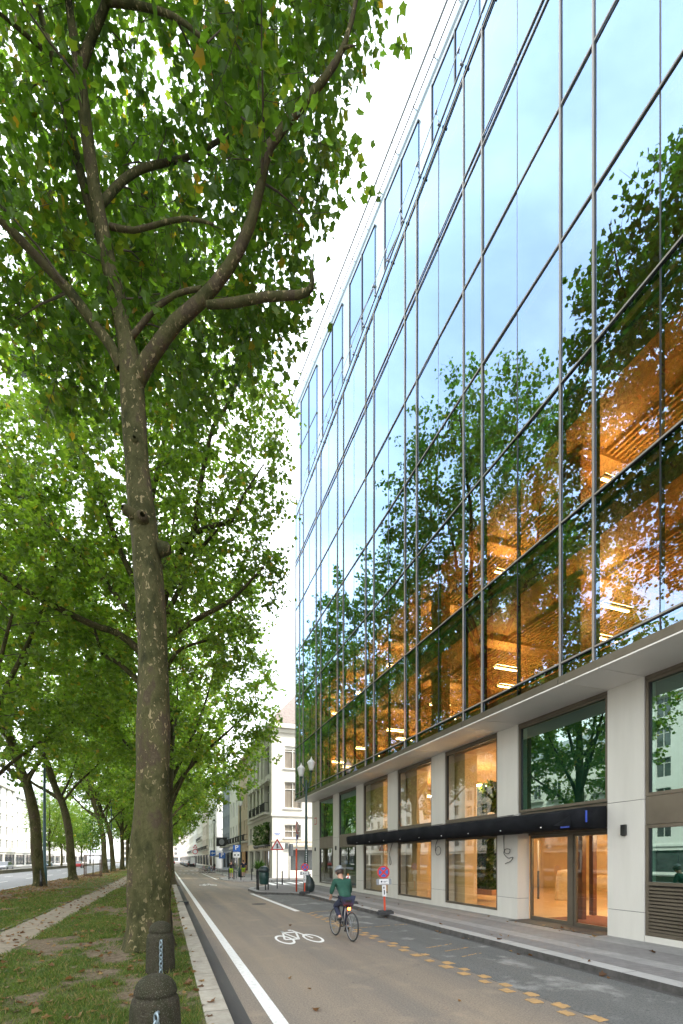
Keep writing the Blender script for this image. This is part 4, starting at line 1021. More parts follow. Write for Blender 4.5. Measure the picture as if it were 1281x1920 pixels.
def place(src, x, y, rz, sc, label, group, lf=None, z=.05):
    c = copy_tree(src); c.location = (x, y, z); c.rotation_euler = (0, 0, rz); c.scale = (sc, sc, sc * 1.02)
    c['label'] = label; c['group'] = group
    for k in list(c.children):
        if k.name.startswith('hollow'): bpy.data.objects.remove(k)
    return c
place(lean, -8.2, 7.2, -.3, 1.0, 'nearest plane tree of the left row, seen mirrored at the right of the facade', G2)
far_lab = 'distant plane tree receding along the grassy median'
place(lean, -7.7, 48.4, .25, .96, 'leaning plane tree between the hollow trunk and the staked sapling', G2)
place(lean, -7.4, 70.4, -.15, .98, 'slanting plane tree just beyond the staked sapling', G2)
place(lean, -7.1, 77.5, .5, .95, 'plane tree right beside the tall green lamp post beyond the sapling', G2)
place(third, -6.9, 90, 1.2, .92, 'upright plane tree seen at the left edge of the big mottled trunk', G2)
place(third, -8.1, 27.6, 2.2, .95, 'plane tree whose boughs enter the photo at its left edge', G2)
place(third, .1, 50, 1.9, .95, 'plane tree behind the bushy yellow green one along the road kerb', G1)
for i, (x, y) in enumerate(((0, 63), (0.1, 76), (.1, 89), (0, 102), (-7, 104), (0, 118), (-7, 120), (0, 136), (-7, 138), (0, 156), (-7, 160), (0, 180), (-7, 186), (0, 205))):
    place(third, x, y, .7 + i * 1.3, .9 + .03 * (i % 3), far_lab, G3)
far2 = 'small distant tree on the verge across the left carriageways'
for i, (x, y) in enumerate(((-22, 112), (-22, 124), (-22, 137), (-22, 151), (-22, 168))):
    place(third, x, y, 2 + i, .62, far2, 'distant trees across the left road')
# young staked tree
sp = [[(-7.3, 57.8, 0, .05), (-7.28, 57.8, 2, .045), (-7.32, 57.8, 4, .035), (-7.3, 57.8, 6.2, .015)]]
make_tree('young_tree', 'slim young tree held between wooden stakes on the median', 'tree', (-7.3, 57.8, .05), sp, [(-7.3, 57.8, 5.0, 1.2, 1.2, 1.9)], 31, 40, .4, 3, 9, .22, (LEAF_T2, LEAF_F2), n_side=8, attach_z=2.5, twig_geo=False)
t = thing('tree_guard', 'square frame of wooden stakes around the young tree', 'tree guard', (-7.3, 57.8, .05))
for dx in (-.75, .75):
    for dy in (-.6, .6):
        MB().box(dx - .05, dx + .05, dy - .05, dy + .05, 0, 2.35).build('stake', M['timber_stake'], t)
b = MB()
for z in (.12, 2.2):
    for dy in (-.6, .6): b.box(-.70, .70, dy - .03, dy + .03, z, z + .12)
    for dx in (-.75, .75): b.box(dx - .03, dx + .03, -.55, .55, z, z + .12)
b.build('rail', M['timber_stake'], t)

# turf blades and fallen leaves (nobody could count them)
rg = np.random.default_rng(9)
def scatter(n, x0, x1, y0, y1, pw):
    u = rg.random(n); y = y0 + (y1 - y0) * u ** pw; x = rg.uniform(x0, x1, n); return x, y
x, y = scatter(330000, -9.1, .42, 3.4, 34, 2.0)
c = cover(x, y); ok = (rg.random(len(x)) < np.clip((c - .12) * 1.35, 0, 1)) & (np.abs(x - path_c(y)) > .42 + .2 * rg.random(len(x)))
x, y, c = x[ok], y[ok], c[ok]; n = len(x)
z = .10 + (vnoise(x * 1.5, y * 1.5) - .5) * .045 + (vnoise(x * 5, y * 5) - .5) * .02 - .012
h = (.026 + .045 * c) * rg.uniform(.55, 1.35, n) * (1 + .5 * (rg.random(n) < .05)); a = rg.uniform(0, 2 * np.pi, n); wd = .0042 + .00045 * y
bx, by = np.cos(a) * wd, np.sin(a) * wd; lx, ly = rg.normal(0, .6, n) * h, rg.normal(0, .6, n) * h
V = np.stack([np.stack([x - bx, y - by, z], -1), np.stack([x + bx, y + by, z], -1), np.stack([x + lx, y + ly, z + h], -1)], 1).reshape(-1, 3)
tint = np.clip(.1 + .6 * rg.random(n) + .4 * (vnoise(x * 2, y * 2) - .5), 0, .9); tint[rg.random(n) < .14] = 1
o = mesh_np('turf', V, np.arange(n * 3).reshape(-1, 3), M['grass_blade'], None, {'tint': np.repeat(tint, 3)}); o['kind'] = 'stuff'
print('blades', n)
def litter(name, x, y, z, size):
    n = len(x); a = rg.uniform(0, 2 * np.pi, n)
    P = np.stack([x, y, z], -1); A = np.stack([np.cos(a), np.sin(a), rg.normal(.05, .12, n)], -1); Nn = np.stack([rg.normal(0, .3, n), rg.normal(0, .3, n), np.ones(n)], -1)
    T = LEAF_T.copy(); T[:, 2] = np.abs(T[:, 0]) * .55 - .02 * T[:, 1] + .12 * T[:, 1] ** 2
    V, F = leaf_cloud(P, A, Nn, size, (T, LEAF_F))
    tint = rg.random(n) ** .8
    o = mesh_np(name, V, F, M['dry_leaf'], None, {'tint': np.repeat(tint, len(T))}); o['kind'] = 'stuff'
x, y = scatter(7000, -9.1, .55, 4.0, 60, 1.5); sel = rg.random(len(x)) < np.where(x < -6, 1.0, .5); x, y = x[sel], y[sel]
x2 = rg.normal(-7.6, 1.0, 3500).clip(-9.1, -5); y2 = rg.uniform(24, 95, 3500)
x = np.concatenate([x, x2]); y = np.concatenate([y, y2])
litter('fallen_leaves', x, y, np.full(len(x), .118), rg.uniform(.045, .13, len(x)))
x = np.concatenate([rg.uniform(6.85, 7.05, 26), rg.uniform(7.2, 9.9, 26), rg.uniform(9.5, 10.1, 14), rg.uniform(.8, 4.5, 6)]); y = np.concatenate([rg.uniform(6, 24, 26), rg.uniform(6, 26, 26), rg.uniform(8.5, 12.5, 14), rg.uniform(5, 14, 6)])
z = np.where(x > 7.06, .124, .012)
litter('road_leaves', x, y, z, rg.uniform(.05, .13, len(x)))
# ------------------------------------------------------------------ stone bollards with chains
def chain_mb(b, p, n, pitch=.068, r=.027, w_=.0095, swing=0.0):
    for k in range(n):
        T = (p[0] + swing * k, p[1], p[2] - k * pitch)
        Mx = rotm('Z', R(28 if k % 2 else -50)) @ rotm('X', R(90)) @ Matrix.Diagonal((.95, 1.6, 1.0))
        b.torus(r, w_, 14, 6, 0, Mx, T)
def bollard(x, y, label, links, big=1.0):
    t = thing('stone_bollard', label, 'bollard', (x, y, .06), 0, 'round topped stone bollards along the median kerb')
    b = MB(); prof = [(.238, -.1), (.234, .1), (.226, .35), (.218, .55), (.208, .64), (.198, .675), (.178, .688), (.174, .705), (.186, .715), (.186, .735), (.174, .785), (.148, .83), (.108, .865), (.06, .885), (.02, .89)]
    vs = []; pr = random.Random(int(y * 10)); b.lathe(prof, 40); o = b.build('shaft', M['bollard_stone'], t)
    for v in o.data.vertices:
        k = 1 + .012 * math.sin(v.co.z * 9 + 3 * math.atan2(v.co.y, v.co.x)) + pr.uniform(-.006, .006); v.co.x *= k; v.co.y *= k
    if links:
        c = MB(); chain_mb(c, (.01, -.250, .56), links); c.tube([(.03, -.18, .60), (.012, -.250, .60)], .016, 6); c.build('chain', M['chain_metal'], t)
    return t
M['chain_metal'] = pmat('chain_metal', (.30, .38, .42), (.20, .25, .28), 20, .5, .6)
bollard(-.085, 4.72, 'nearest stone bollard, largest in the bottom corner, with a short chain', 7)
bollard(-.08, 8.69, 'stone bollard with a long hanging chain in front of the big trunk', 9)
bollard(-.06, 12.7, 'third stone bollard, half hidden by the right side of the big trunk', 0)
bollard(-.06, 16.7, 'fourth stone bollard, only its cap showing between two others by the trunk', 0)
bollard(-.03, 20.6, 'fifth and farthest stone bollard visible beside the big trunk', 0)

# ------------------------------------------------------------------ signs and posts on the right pavement
def disc(b, r, y0, y1, z, n=32, mi=0, x=0.0):
    b.prism([(x + r * math.cos(2 * math.pi * k / n), z + r * math.sin(2 * math.pi * k / n)) for k in range(n)], y0, y1, 'y', mi)
def no_stopping(parent, z, r, y=0.0):
    b = MB(); disc(b, r, y - .012, y + .004, z); o = b.build('sign_disc', M['sign_red'], parent)
    f = MB()
    for q in range(4):                                 # four blue fields left by the red cross
        pts = []; g = .115
        a0, a1 = q * math.pi / 2 - math.pi / 4, q * math.pi / 2 + math.pi / 4
        pts.append((.22 * r * math.cos((a0 + a1) / 2), .22 * r * math.sin((a0 + a1) / 2)))
        for k in range(9):
            a = a0 + .17 + (a1 - a0 - .34) * k / 8; pts.append((.76 * r * math.cos(a), .76 * r * math.sin(a)))
        f.prism([(u, z + v) for u, v in pts], y - .017, y - .0125, 'y')
    s_ = f.build('sign_field', M['sign_blue'], parent); s_.parent = o
def temp_sign(x, y, rz, lean, label):
    t = thing('temporary_sign', label, 'road sign', (x, y, .12), rz, 'temporary no stopping signs on rubber feet')
    b = MB(); b.prism([(-.28, -.12), (-.2, -.2), (.2, -.2), (.28, -.12), (.28, .12), (.2, .2), (-.2, .2), (-.28, .12)], 0, .09); b.prism([(-.22, -.09), (-.15, -.15), (.15, -.15), (.22, -.09), (.22, .09), (.15, .15), (-.15, .15), (-.22, .09)], .092, .13); b.build('foot', M['rubber'], t)
    b = MB(); b.box(-.032, .032, -.02, .02, .131, .62); b.build('post', M['pole_red'], t)
    b = MB(); b.box(-.065, .065, -.028, .028, .60, .98); s_ = b.build('sleeve', M['sign_white'], t)
    b = MB(); b.box(-.018, .018, -.034, -.029, .66, .82); b.box(-.03, .012, -.034, -.029, .86, .93); k = b.build('marking', M['black_paint'], t); k.parent = s_
    b = MB(); b.box(-.24, .24, -.035, -.005, .99, 1.20); b.box(-.255, -.20, -.04, .01, 1.0, 1.19); b.box(.20, .255, -.04, .01, 1.0, 1.19); pl = b.build('board', M['grey_metal'], t)
    b = MB(); b.box(-.165, .165, -.0395, -.0355, 1.01, 1.185); p = b.build('paper', M['sign_white'], t); p.parent = pl
    b = MB(); b.box(-.11, -.055, -.0425, -.040, 1.075, 1.13); b.box(-.02, .12, -.0425, -.040, 1.105, 1.12); b.box(-.02, .07, -.0425, -.040, 1.075, 1.09); b.box(-.13, .13, -.0425, -.040, 1.03, 1.037); q = b.build('print', M['cloth_navy'], t); q.parent = pl
    no_stopping(t, 1.42, .215)
    t.rotation_euler = (lean * .4, lean, rz)
    return t
temp_sign(6.99, 14.9, R(-12), R(-2.0), 'temporary no stopping sign standing at the kerb in front of the middle windows')
temp_sign(6.98, 24.95, R(-10), R(.8), 'temporary no stopping sign at the far corner beside the green lamp post')
t = thing('beacon_post', 'red and white delineator panel in a wide rubber foot on the pavement', 'delineator', (7.15, 18.85, .12), R(-18))
b = MB(); b.prism([(-.42, -.2), (.42, -.2), (.42, .2), (-.42, .2)], 0, .05); b.prism([(-.38, -.16), (-.08, -.16), (-.08, .16), (-.38, .16)], .052, .11); b.prism([(.08, -.16), (.38, -.16), (.38, .16), (.08, .16)], .052, .10); b.box(-.07, .07, -.12, .12, .052, .15); b.build('foot', M['rubber'], t)
b = MB(); b.box(-.09, .09, -.018, .018, .151, 1.16); p = b.build('panel', M['sign_white'], t)
b = MB()
for k in range(5):
    z = .2 + k * .19; b.add([(-.085, -.0215, z), (.03, -.0215, z + .115), (.03, -.0215, z + .2), (-.085, -.0215, z + .085), (-.085, -.0185, z), (.03, -.0185, z + .115), (.03, -.0185, z + .2), (-.085, -.0185, z + .085)], [(0, 1, 2, 3), (4, 7, 6, 5), (0, 4, 5, 1), (1, 5, 6, 2), (2, 6, 7, 3), (3, 7, 4, 0)])
s_ = b.build('stripe', M['sign_red'], t); s_.parent = p
b = MB(); b.box(-.03, .03, -.03, .03, 1.161, 1.25); b.build('lamp_mount', M['orange'], t)

t = thing('lamp_post', 'green lamp post with twin white lanterns at the corner of the office block', 'lamp post', (7.54, 26.6, .12), R(-14))
b = MB(); b.lathe([(.17, 0), (.17, .9), (.13, .98), (.10, 1.0), (.095, 1.2), (.075, 3.6), (.06, 6.2), (.05, 6.35)], 14); b.build('post', M['green_paint'], t)
for k, (sx, zz) in enumerate(((-1, 6.55), (1, 6.9))):
    b = MB(); b.tube([(0, 0, 5.6), (sx * .12, 0, 5.95), (sx * .27, 0, zz - .35), (sx * .29, 0, zz)], .035, 8); b.lathe([(.05, -.12), (.09, -.06), (.10, .0)], 12, 0, (sx * .29, 0, zz)); b.build('arm', M['green_paint'], t)
    b = MB(); b.lathe([(.10, .0), (.15, .12), (.205, .36), (.215, .42), (.19, .425)], 18, 0, (sx * .29, 0, zz)); ln = b.build('lantern', M['lamp_glass'], t)
    b = MB(); b.lathe([(.235, .426), (.235, .46), (.16, .56), (.07, .62), (.04, .70), (.03, .75), (.012, .80)], 18, 0, (sx * .29, 0, zz)); c = b.build('cap', M['sign_white'], t); c.parent = ln
b = MB()
for k in range(9): b.box(-.022, .022, -.098, -.090, 1.3 + k * .13, 1.37 + k * .13)
b.build('sticker', M['sign_white'], t)
t = thing('bin_bag', 'shiny dark green refuse bag tied at the foot of the corner lamp post', 'bag', (7.62, 26.22, .12))
b = MB(); b.lathe([(.16, 0), (.27, .08), (.30, .3), (.27, .55), (.18, .78), (.06, .9), (.09, .98), (.05, 1.0)], 18); o = b.build('bag', M['garbage'], t)
for v in o.data.vertices: v.co.x *= 1 + .10 * math.sin(v.co.z * 14 + 4 * math.atan2(v.co.y, v.co.x + 1e-6)); v.co.y *= 1 + .08 * math.cos(v.co.z * 11)

t = thing('sign_pole', 'tall red and white pole with edge on round sign at the street corner', 'road sign', (7.0, 26.72, .12), R(62))
b = MB(); b.tube([(0, 0, 0), (0, 0, 2.45)], .045, 10); b.build('lower_post', M['pole_red'], t)
b = MB(); b.tube([(0, 0, 2.452), (0, 0, 3.0)], .045, 10); b.build('upper_post', M['sign_white'], t)
b = MB(); b.tube([(0, 0, 3.002), (0, 0, 4.0)], .03, 8); b.build('sign_stem', M['grey_metal'], t)
b = MB(); disc(b, .34, -.06, -.045, 3.62); d_ = b.build('sign_disc', M['sign_red'], t)
b = MB(); disc(b, .26, -.066, -.0605, 3.62); c = b.build('sign_field', M['sign_white'], t); c.parent = d_
b = MB(); b.prism([(-.2, 3.44), (-.14, 3.40), (.2, 3.80), (.14, 3.84)], -.071, -.0665, 'y'); c = b.build('slash', M['sign_red'], t); c.parent = d_
b = MB(); b.box(-.24, .24, -.06, -.045, 2.98, 3.24); p = b.build('sub_plate', M['sign_blue'], t)
b = MB(); b.box(-.05, .05, -.066, -.0605, 3.02, 3.2); c = b.build('symbol', M['orange'], t); c.parent = p
b = MB(); b.box(-.01, .01, -.055, -.047, 2.62, 2.9); b.build('sticker', M['black_paint'], t)

t = thing('warning_sign', 'red bordered triangular priority junction sign on a slim grey pole', 'road sign', (6.61, 30.0, .12), R(-10))
b = MB(); b.tube([(0, 0, 0), (0, 0, 2.5)], .04, 10); b.build('post', M['grey_metal'], t)
def tri(r, zc): return [(r * math.cos(a), zc + r * math.sin(a)) for a in (R(90), R(210), R(330))]
b = MB(); b.prism(tri(.50, 2.66), -.06, -.045, 'y'); p = b.build('sign_board', M['sign_red'], t)
b = MB(); b.prism(tri(.335, 2.66), -.066, -.0605, 'y'); c = b.build('sign_field', M['sign_white'], t); c.parent = p
b = MB(); b.prism([(-.045, 2.52), (.045, 2.52), (.045, 2.72), (.09, 2.72), (0, 2.86), (-.09, 2.72), (-.045, 2.72)], -.071, -.0665, 'y'); b.prism([(.05, 2.58), (.15, 2.58), (.15, 2.625), (.05, 2.625)], -.071, -.0665, 'y'); c = b.build('arrow', M['black_paint'], t); c.parent = p

t = thing('litter_bin', 'dark green litter bin stuffed with a grey bag on posts at the kerb tip', 'bin', (5.52, 28.9, .12), R(-8))
for dx, dy in ((-.28, .1), (.12, -.16), (.3, .12)): MB().tube([(dx, dy, 0), (dx, dy, 1.15 if dx < 0 else .5)], .035, 8).build('leg', M['black_paint'], t)
b = MB(); b.lathe([(.22, .32), (.27, .40), (.30, .75), (.31, 1.02), (.30, 1.05)], 18, 0, (.05, 0, 0)); b.build('basket', M['green_paint'], t)
b = MB(); b.lathe([(.27, 1.051), (.33, 1.1), (.34, 1.22), (.25, 1.36), (.14, 1.42), (.05, 1.44)], 16, 0, (.05, 0, 0)); o = b.build('rubbish', M['garbage_grey'] if 'garbage_grey' in M else M['garbage'], t)
for v in o.data.vertices: v.co.x += .03 * math.sin(v.co.z * 40 + v.co.y * 12); v.co.y += .03 * math.cos(v.co.z * 30 + v.co.x * 14)

def post(x, y, label, h=1.0, r=.045):
    t = thing('bollard_post', label, 'bollard', (x, y, .116), 0, 'slim dark bollard posts at the street corner')
    MB().lathe([(r, 0), (r, h - .12), (r * 1.15, h - .11), (r * 1.15, h - .07), (r, h - .06), (r * .9, h), (r * .3, h + .02)], 12).build('shaft', M['dark_metal'], t)
post(7.86, 36.2 - 2.2, 'slim dark bollard between the warning triangle and the office corner')
post(5.43, 44.9, 'slim dark bollard in front of the person by the far awning')
post(5.75, 43.9, 'slim dark bollard just right of the person by the far awning')
post(6.15, 42.4, 'slim dark bollard in front of the person in navy')
post(7.0, 41.9, 'slim dark bollard alone before the cream shop windows')
post(5.2, 29.2, 'slim dark bollard left of the litter bin', 1.25)

def street_lamp(x, y, h, label, m='green_paint', rz=0, twin=False):
    t = thing('lamp_post', label, 'lamp post', (x, y, .12), rz)
    b = MB(); b.lathe([(.20, 0), (.20, .9), (.14, 1.0), (.10, 1.1), (.08, h * .5), (.06, h - .2), (.05, h)], 12); b.build('post', M[m], t)
    b = MB(); b.lathe([(.09, h), (.20, h + .12), (.26, h + .5), (.24, h + .52)], 14); ln = b.build('lantern', M['lamp_glass'], t)
    b = MB(); b.lathe([(.28, h + .521), (.25, h + .6), (.1, h + .78), (.03, h + .9)], 14); c = b.build('cap', M['black_paint'], t); c.parent = ln
    return t
street_lamp(7.12, 49.6, 7.2, 'dark green lamp post in front of the grey shop terrace')
street_lamp(7.4, 80.6, 7.4, 'dark lamp post with a single lantern before the far white houses', 'black_paint')
def avenue_lamp(x, y, h, label):
    t = thing('avenue_lamp', label, 'lamp post', (x, y, .1))
    b = MB(); b.lathe([(.17, 0), (.17, 1.2), (.12, 1.3), (.11, 3), (.075, h - .3), (.06, h)], 12); b.build('post', M['teal_paint'], t)
    b = MB(); b.tube([(0, 0, h - .5), (-.5, -.1, h + .15), (-1.3, -.25, h + .35), (-2.1, -.4, h + .1), (-2.3, -.45, h - .15)], .035, 8); b.build('arm', M['teal_paint'], t)
    b = MB(); b.lathe([(.06, 0), (.10, -.1), (.28, -.28), (.30, -.33)], 14, 0, (-2.3, -.45, h - .15)); hd = b.build('lamp_head', M['teal_paint'], t)
    b = MB(); b.lathe([(.27, -.331), (.2, -.42), (.08, -.46)], 14, 0, (-2.3, -.45, h - .15)); g = b.build('bowl', M['lamp_glass'], t); g.parent = hd
avenue_lamp(-8.3, 40.6, 11.0, 'tall teal lamp post rising behind the hollow leaning trunk')
avenue_lamp(-7.5, 78.6, 10.3, 'tall teal lamp post between two distant slanting trunks')

t = thing('traffic_light', 'back of a grey traffic light on a thin pole before the white corner house', 'traffic light', (10.3, 41.9, .116), R(8))
MB().tube([(0, 0, 0), (0, 0, 3.3)], .05, 8).build('post', M['grey_metal'], t)
b = MB(); b.box(.08, .36, -.12, .12, 2.1, 3.2); b.box(-.36, -.1, -.1, .1, 2.75, 3.25); b.build('housing', M['grey_metal'], t, bevel=.03)
b = MB(); b.box(.14, .30, .121, .2, 2.85, 3.1); b.box(.14, .30, .121, .2, 2.55, 2.8); b.box(.14, .30, .121, .2, 2.22, 2.47); b.build('visor', M['black_paint'], t)
# parking signs of the far pavement
def p_sign(x, y, z, label, extra=None):
    t = thing('parking_sign', label, 'road sign', (x, y, .12), R(-6))
    MB().tube([(0, 0, 0), (0, 0, z + .3)], .035, 8).build('post', M['grey_metal'], t)
    b = MB(); b.box(-.34, .34, -.06, -.04, z - .32, z + .32); p = b.build('sign_board', M['sign_blue'], t)
    l = text('P', .62, t, M['sign_white'], (0, -.066, z + .06), bold=.01); l.parent = p
    if extra:
        b = MB(); b.box(-.33, .33, -.06, -.04, z - .88, z - .36); q = b.build('sub_plate', M['sign_white'], t)
        b = MB(); b.box(-.24, -.08, -.065, -.0605, z - .70, z - .56); b.box(.08, .24, -.065, -.0605, z - .70, z - .56); k = b.build('symbol', M['green_paint'], t); k.parent = q
p_sign(6.35, 46.6, 2.85, 'blue parking sign with a pale sub plate beside the plywood shopfront', True)
p_sign(5.85, 54.5, 2.2, 'blue parking sign lower down in front of the dark awning')
t = thing('arrow_sign', 'blue direction sign with white arrow on the far lamp post', 'road sign', (7.2, 79.9, .12), 0)
MB().tube([(0, 0, 0), (0, 0, 3.1)], .03, 8).build('post', M['grey_metal'], t)
b = MB(); b.box(-.5, .35, -.06, -.04, 2.3, 3.2); p = b.build('sign_board', M['sign_blue'], t)
b = MB(); b.prism([(-.35, 2.75), (-.08, 2.5), (-.08, 2.67), (.22, 2.67), (.22, 2.83), (-.08, 2.83), (-.08, 3.0)], -.066, -.0605, 'y'); k = b.build('arrow', M['sign_white'], t); k.parent = p
t = thing('round_signs', 'pole of red ringed round and triangular signs in front of the far white houses', 'road sign', (5.3, 96, .12), 0)
MB().tube([(0, 0, 0), (0, 0, 4.4)], .04, 8).build('post', M['grey_metal'], t)
b = MB(); disc(b, .5, -.07, -.05, 3.2); p = b.build('sign_disc', M['sign_red'], t)
b = MB(); disc(b, .36, -.078, -.071, 3.2); k = b.build('sign_field', M['sign_white'], t); k.parent = p
b = MB(); b.prism([(.5 * math.cos(a), 4.1 + .5 * math.sin(a)) for a in (R(90), R(210), R(330))], -.07, -.05, 'y'); p = b.build('sign_board', M['sign_red'], t)
b = MB(); b.prism([(.3 * math.cos(a), 4.1 + .3 * math.sin(a)) for a in (R(90), R(210), R(330))], -.078, -.071, 'y'); k = b.build('sign_field', M['sign_white'], t); k.parent = p
t = thing('shelter_panel', 'white advertising panel in a dark frame far down the pavement', 'panel', (6.0, 118, .12), 0)
b = MB(); b.box(-.7, .7, -.1, .1, 0, 2.3); f_ = b.build('frame', M['dark_metal'], t)
b = MB(); b.box(-.58, .58, -.11, -.101, .4, 2.2); k = b.build('poster', M['sign_white'], t); k.parent = f_

# potted plant by the corner shop
t = thing('potted_plant', 'spiky green plant in a dark square tub by the corner shop window', 'plant', (8.1, 44.2, .116), 0)
b = MB(); b.prism([(-.28, -.28), (.28, -.28), (.28, .28), (-.28, .28)], 0, .75); b.build('tub', M['terracotta'], t)
rp = np.random.default_rng(8); n = 150
A = np.stack([rp.normal(0, .45, n), rp.normal(0, .45, n), rp.uniform(.4, 1.1, n)], -1); P = np.stack([rp.normal(0, .08, n), rp.normal(0, .08, n), np.full(n, .76)], -1)
T = np.array([(-.035, 0, 0), (.035, 0, 0), (.05, .5, 0), (-.05, .5, 0), (0, 1, -.12)], float); Fp = np.array([(0, 1, 2), (0, 2, 3), (3, 2, 4)])
V, F = leaf_cloud(P, A, np.tile([0, 0, 1.0], (n, 1)), rp.uniform(.8, 1.25, n), (T, Fp)); mesh_np('foliage', V, F, M['ivy'], t, {'tint': np.repeat(rp.random(n) * .7, 5)})

# lobby contents seen through the glass
t = thing('covered_desk', 'reception desk wrapped in a cream dust sheet inside the lobby', 'desk', (17.4, 17.2, .13), R(20))
b = MB(); b.lathe([(.62, 0), (.6, .1), (.55, .6), (.5, 1.1), (.46, 1.32), (.2, 1.36)], 22); o = b.build('dust_sheet', M['tarp'], t)
for v in o.data.vertices: k = 1 + .07 * math.sin(5 * math.atan2(v.co.y, v.co.x) + v.co.z * 3); v.co.x *= k * 1.5; v.co.y *= k
t = thing('covered_table', 'table under a cream sheet with its steel legs showing inside the lobby', 'table', (17.6, 15.2, .13), R(12))
b = MB(); b.box(-.7, .7, -.45, .45, .62, 1.15); b.build('sheet', M['tarp'], t, bevel=.05)
for dx, dy in ((-.55, -.35), (.55, -.35), (-.55, .35), (.55, .35)): MB().tube([(dx * 1.1, dy * 1.1, 0), (dx, dy, .618)], .02, 6).build('leg', M['steel'], t)
t = thing('plant_wall', 'lush green plant wall growing inside the lobby behind the middle window', 'plant wall', (13.6, 18.6, .13), 0)
b = MB(); b.box(-.15, .1, -1.3, 1.4, .55, 5.2); b.build('panel', M['cloth_black'], t); b = MB(); b.box(-.6, .12, -1.5, 1.6, .3, .545); b.build('planter', M['oak'], t)
n = 5200; rp = np.random.default_rng(12); P = np.stack([rp.uniform(-.42, -.12, n), rp.uniform(-1.35, 1.45, n), rp.uniform(.55, 5.2, n)], -1)
A = np.stack([-np.ones(n) * .6, rp.normal(0, .5, n), rp.normal(-.5, .5, n)], -1); V, F = leaf_cloud(P, A, np.stack([-np.ones(n), rp.normal(0, .3, n), rp.uniform(0, 1, n)], -1), rp.uniform(.12, .3, n), (LEAF_T2, LEAF_F2))
mesh_np('foliage', V, F, M['ivy'], t, {'tint': np.repeat(rp.random(n) * .85, 6)})
t = thing('pendant_lamp', 'white sculptural pendant lamp hanging in the lobby before the plant wall', 'lamp', (12.6, 16.6, 3.7), 0)
b = MB(); b.lathe([(.05, -.12), (.13, 0), (.15, .16), (.10, .2)], 14); b.build('shade', M['sign_white'], t)
b = MB(); b.tube([(0, -.5, .05), (0, -.2, -.12), (0, 0, -.16), (0, .25, -.1), (0, .6, .08)], [.02, .05, .06, .05, .02], 8); b.build('wing', M['sign_white'], t); MB().tube([(0, 0, .2), (0, 0, 2.3)], .006, 5).build('cord', M['black_paint'], t)
t = thing('scaffold_pole', 'adjustable prop standing by the lobby wall behind the left door', 'prop', (16.2, 17.9, .13), 0)
MB().tube([(0, 0, 0), (0, 0, 1.3)], .05, 8).build('lower_tube', M['black_paint'], t); MB().tube([(0, 0, 1.302), (0, 0, 2.7)], .035, 8).build('upper_tube', M['sign_white'], t)
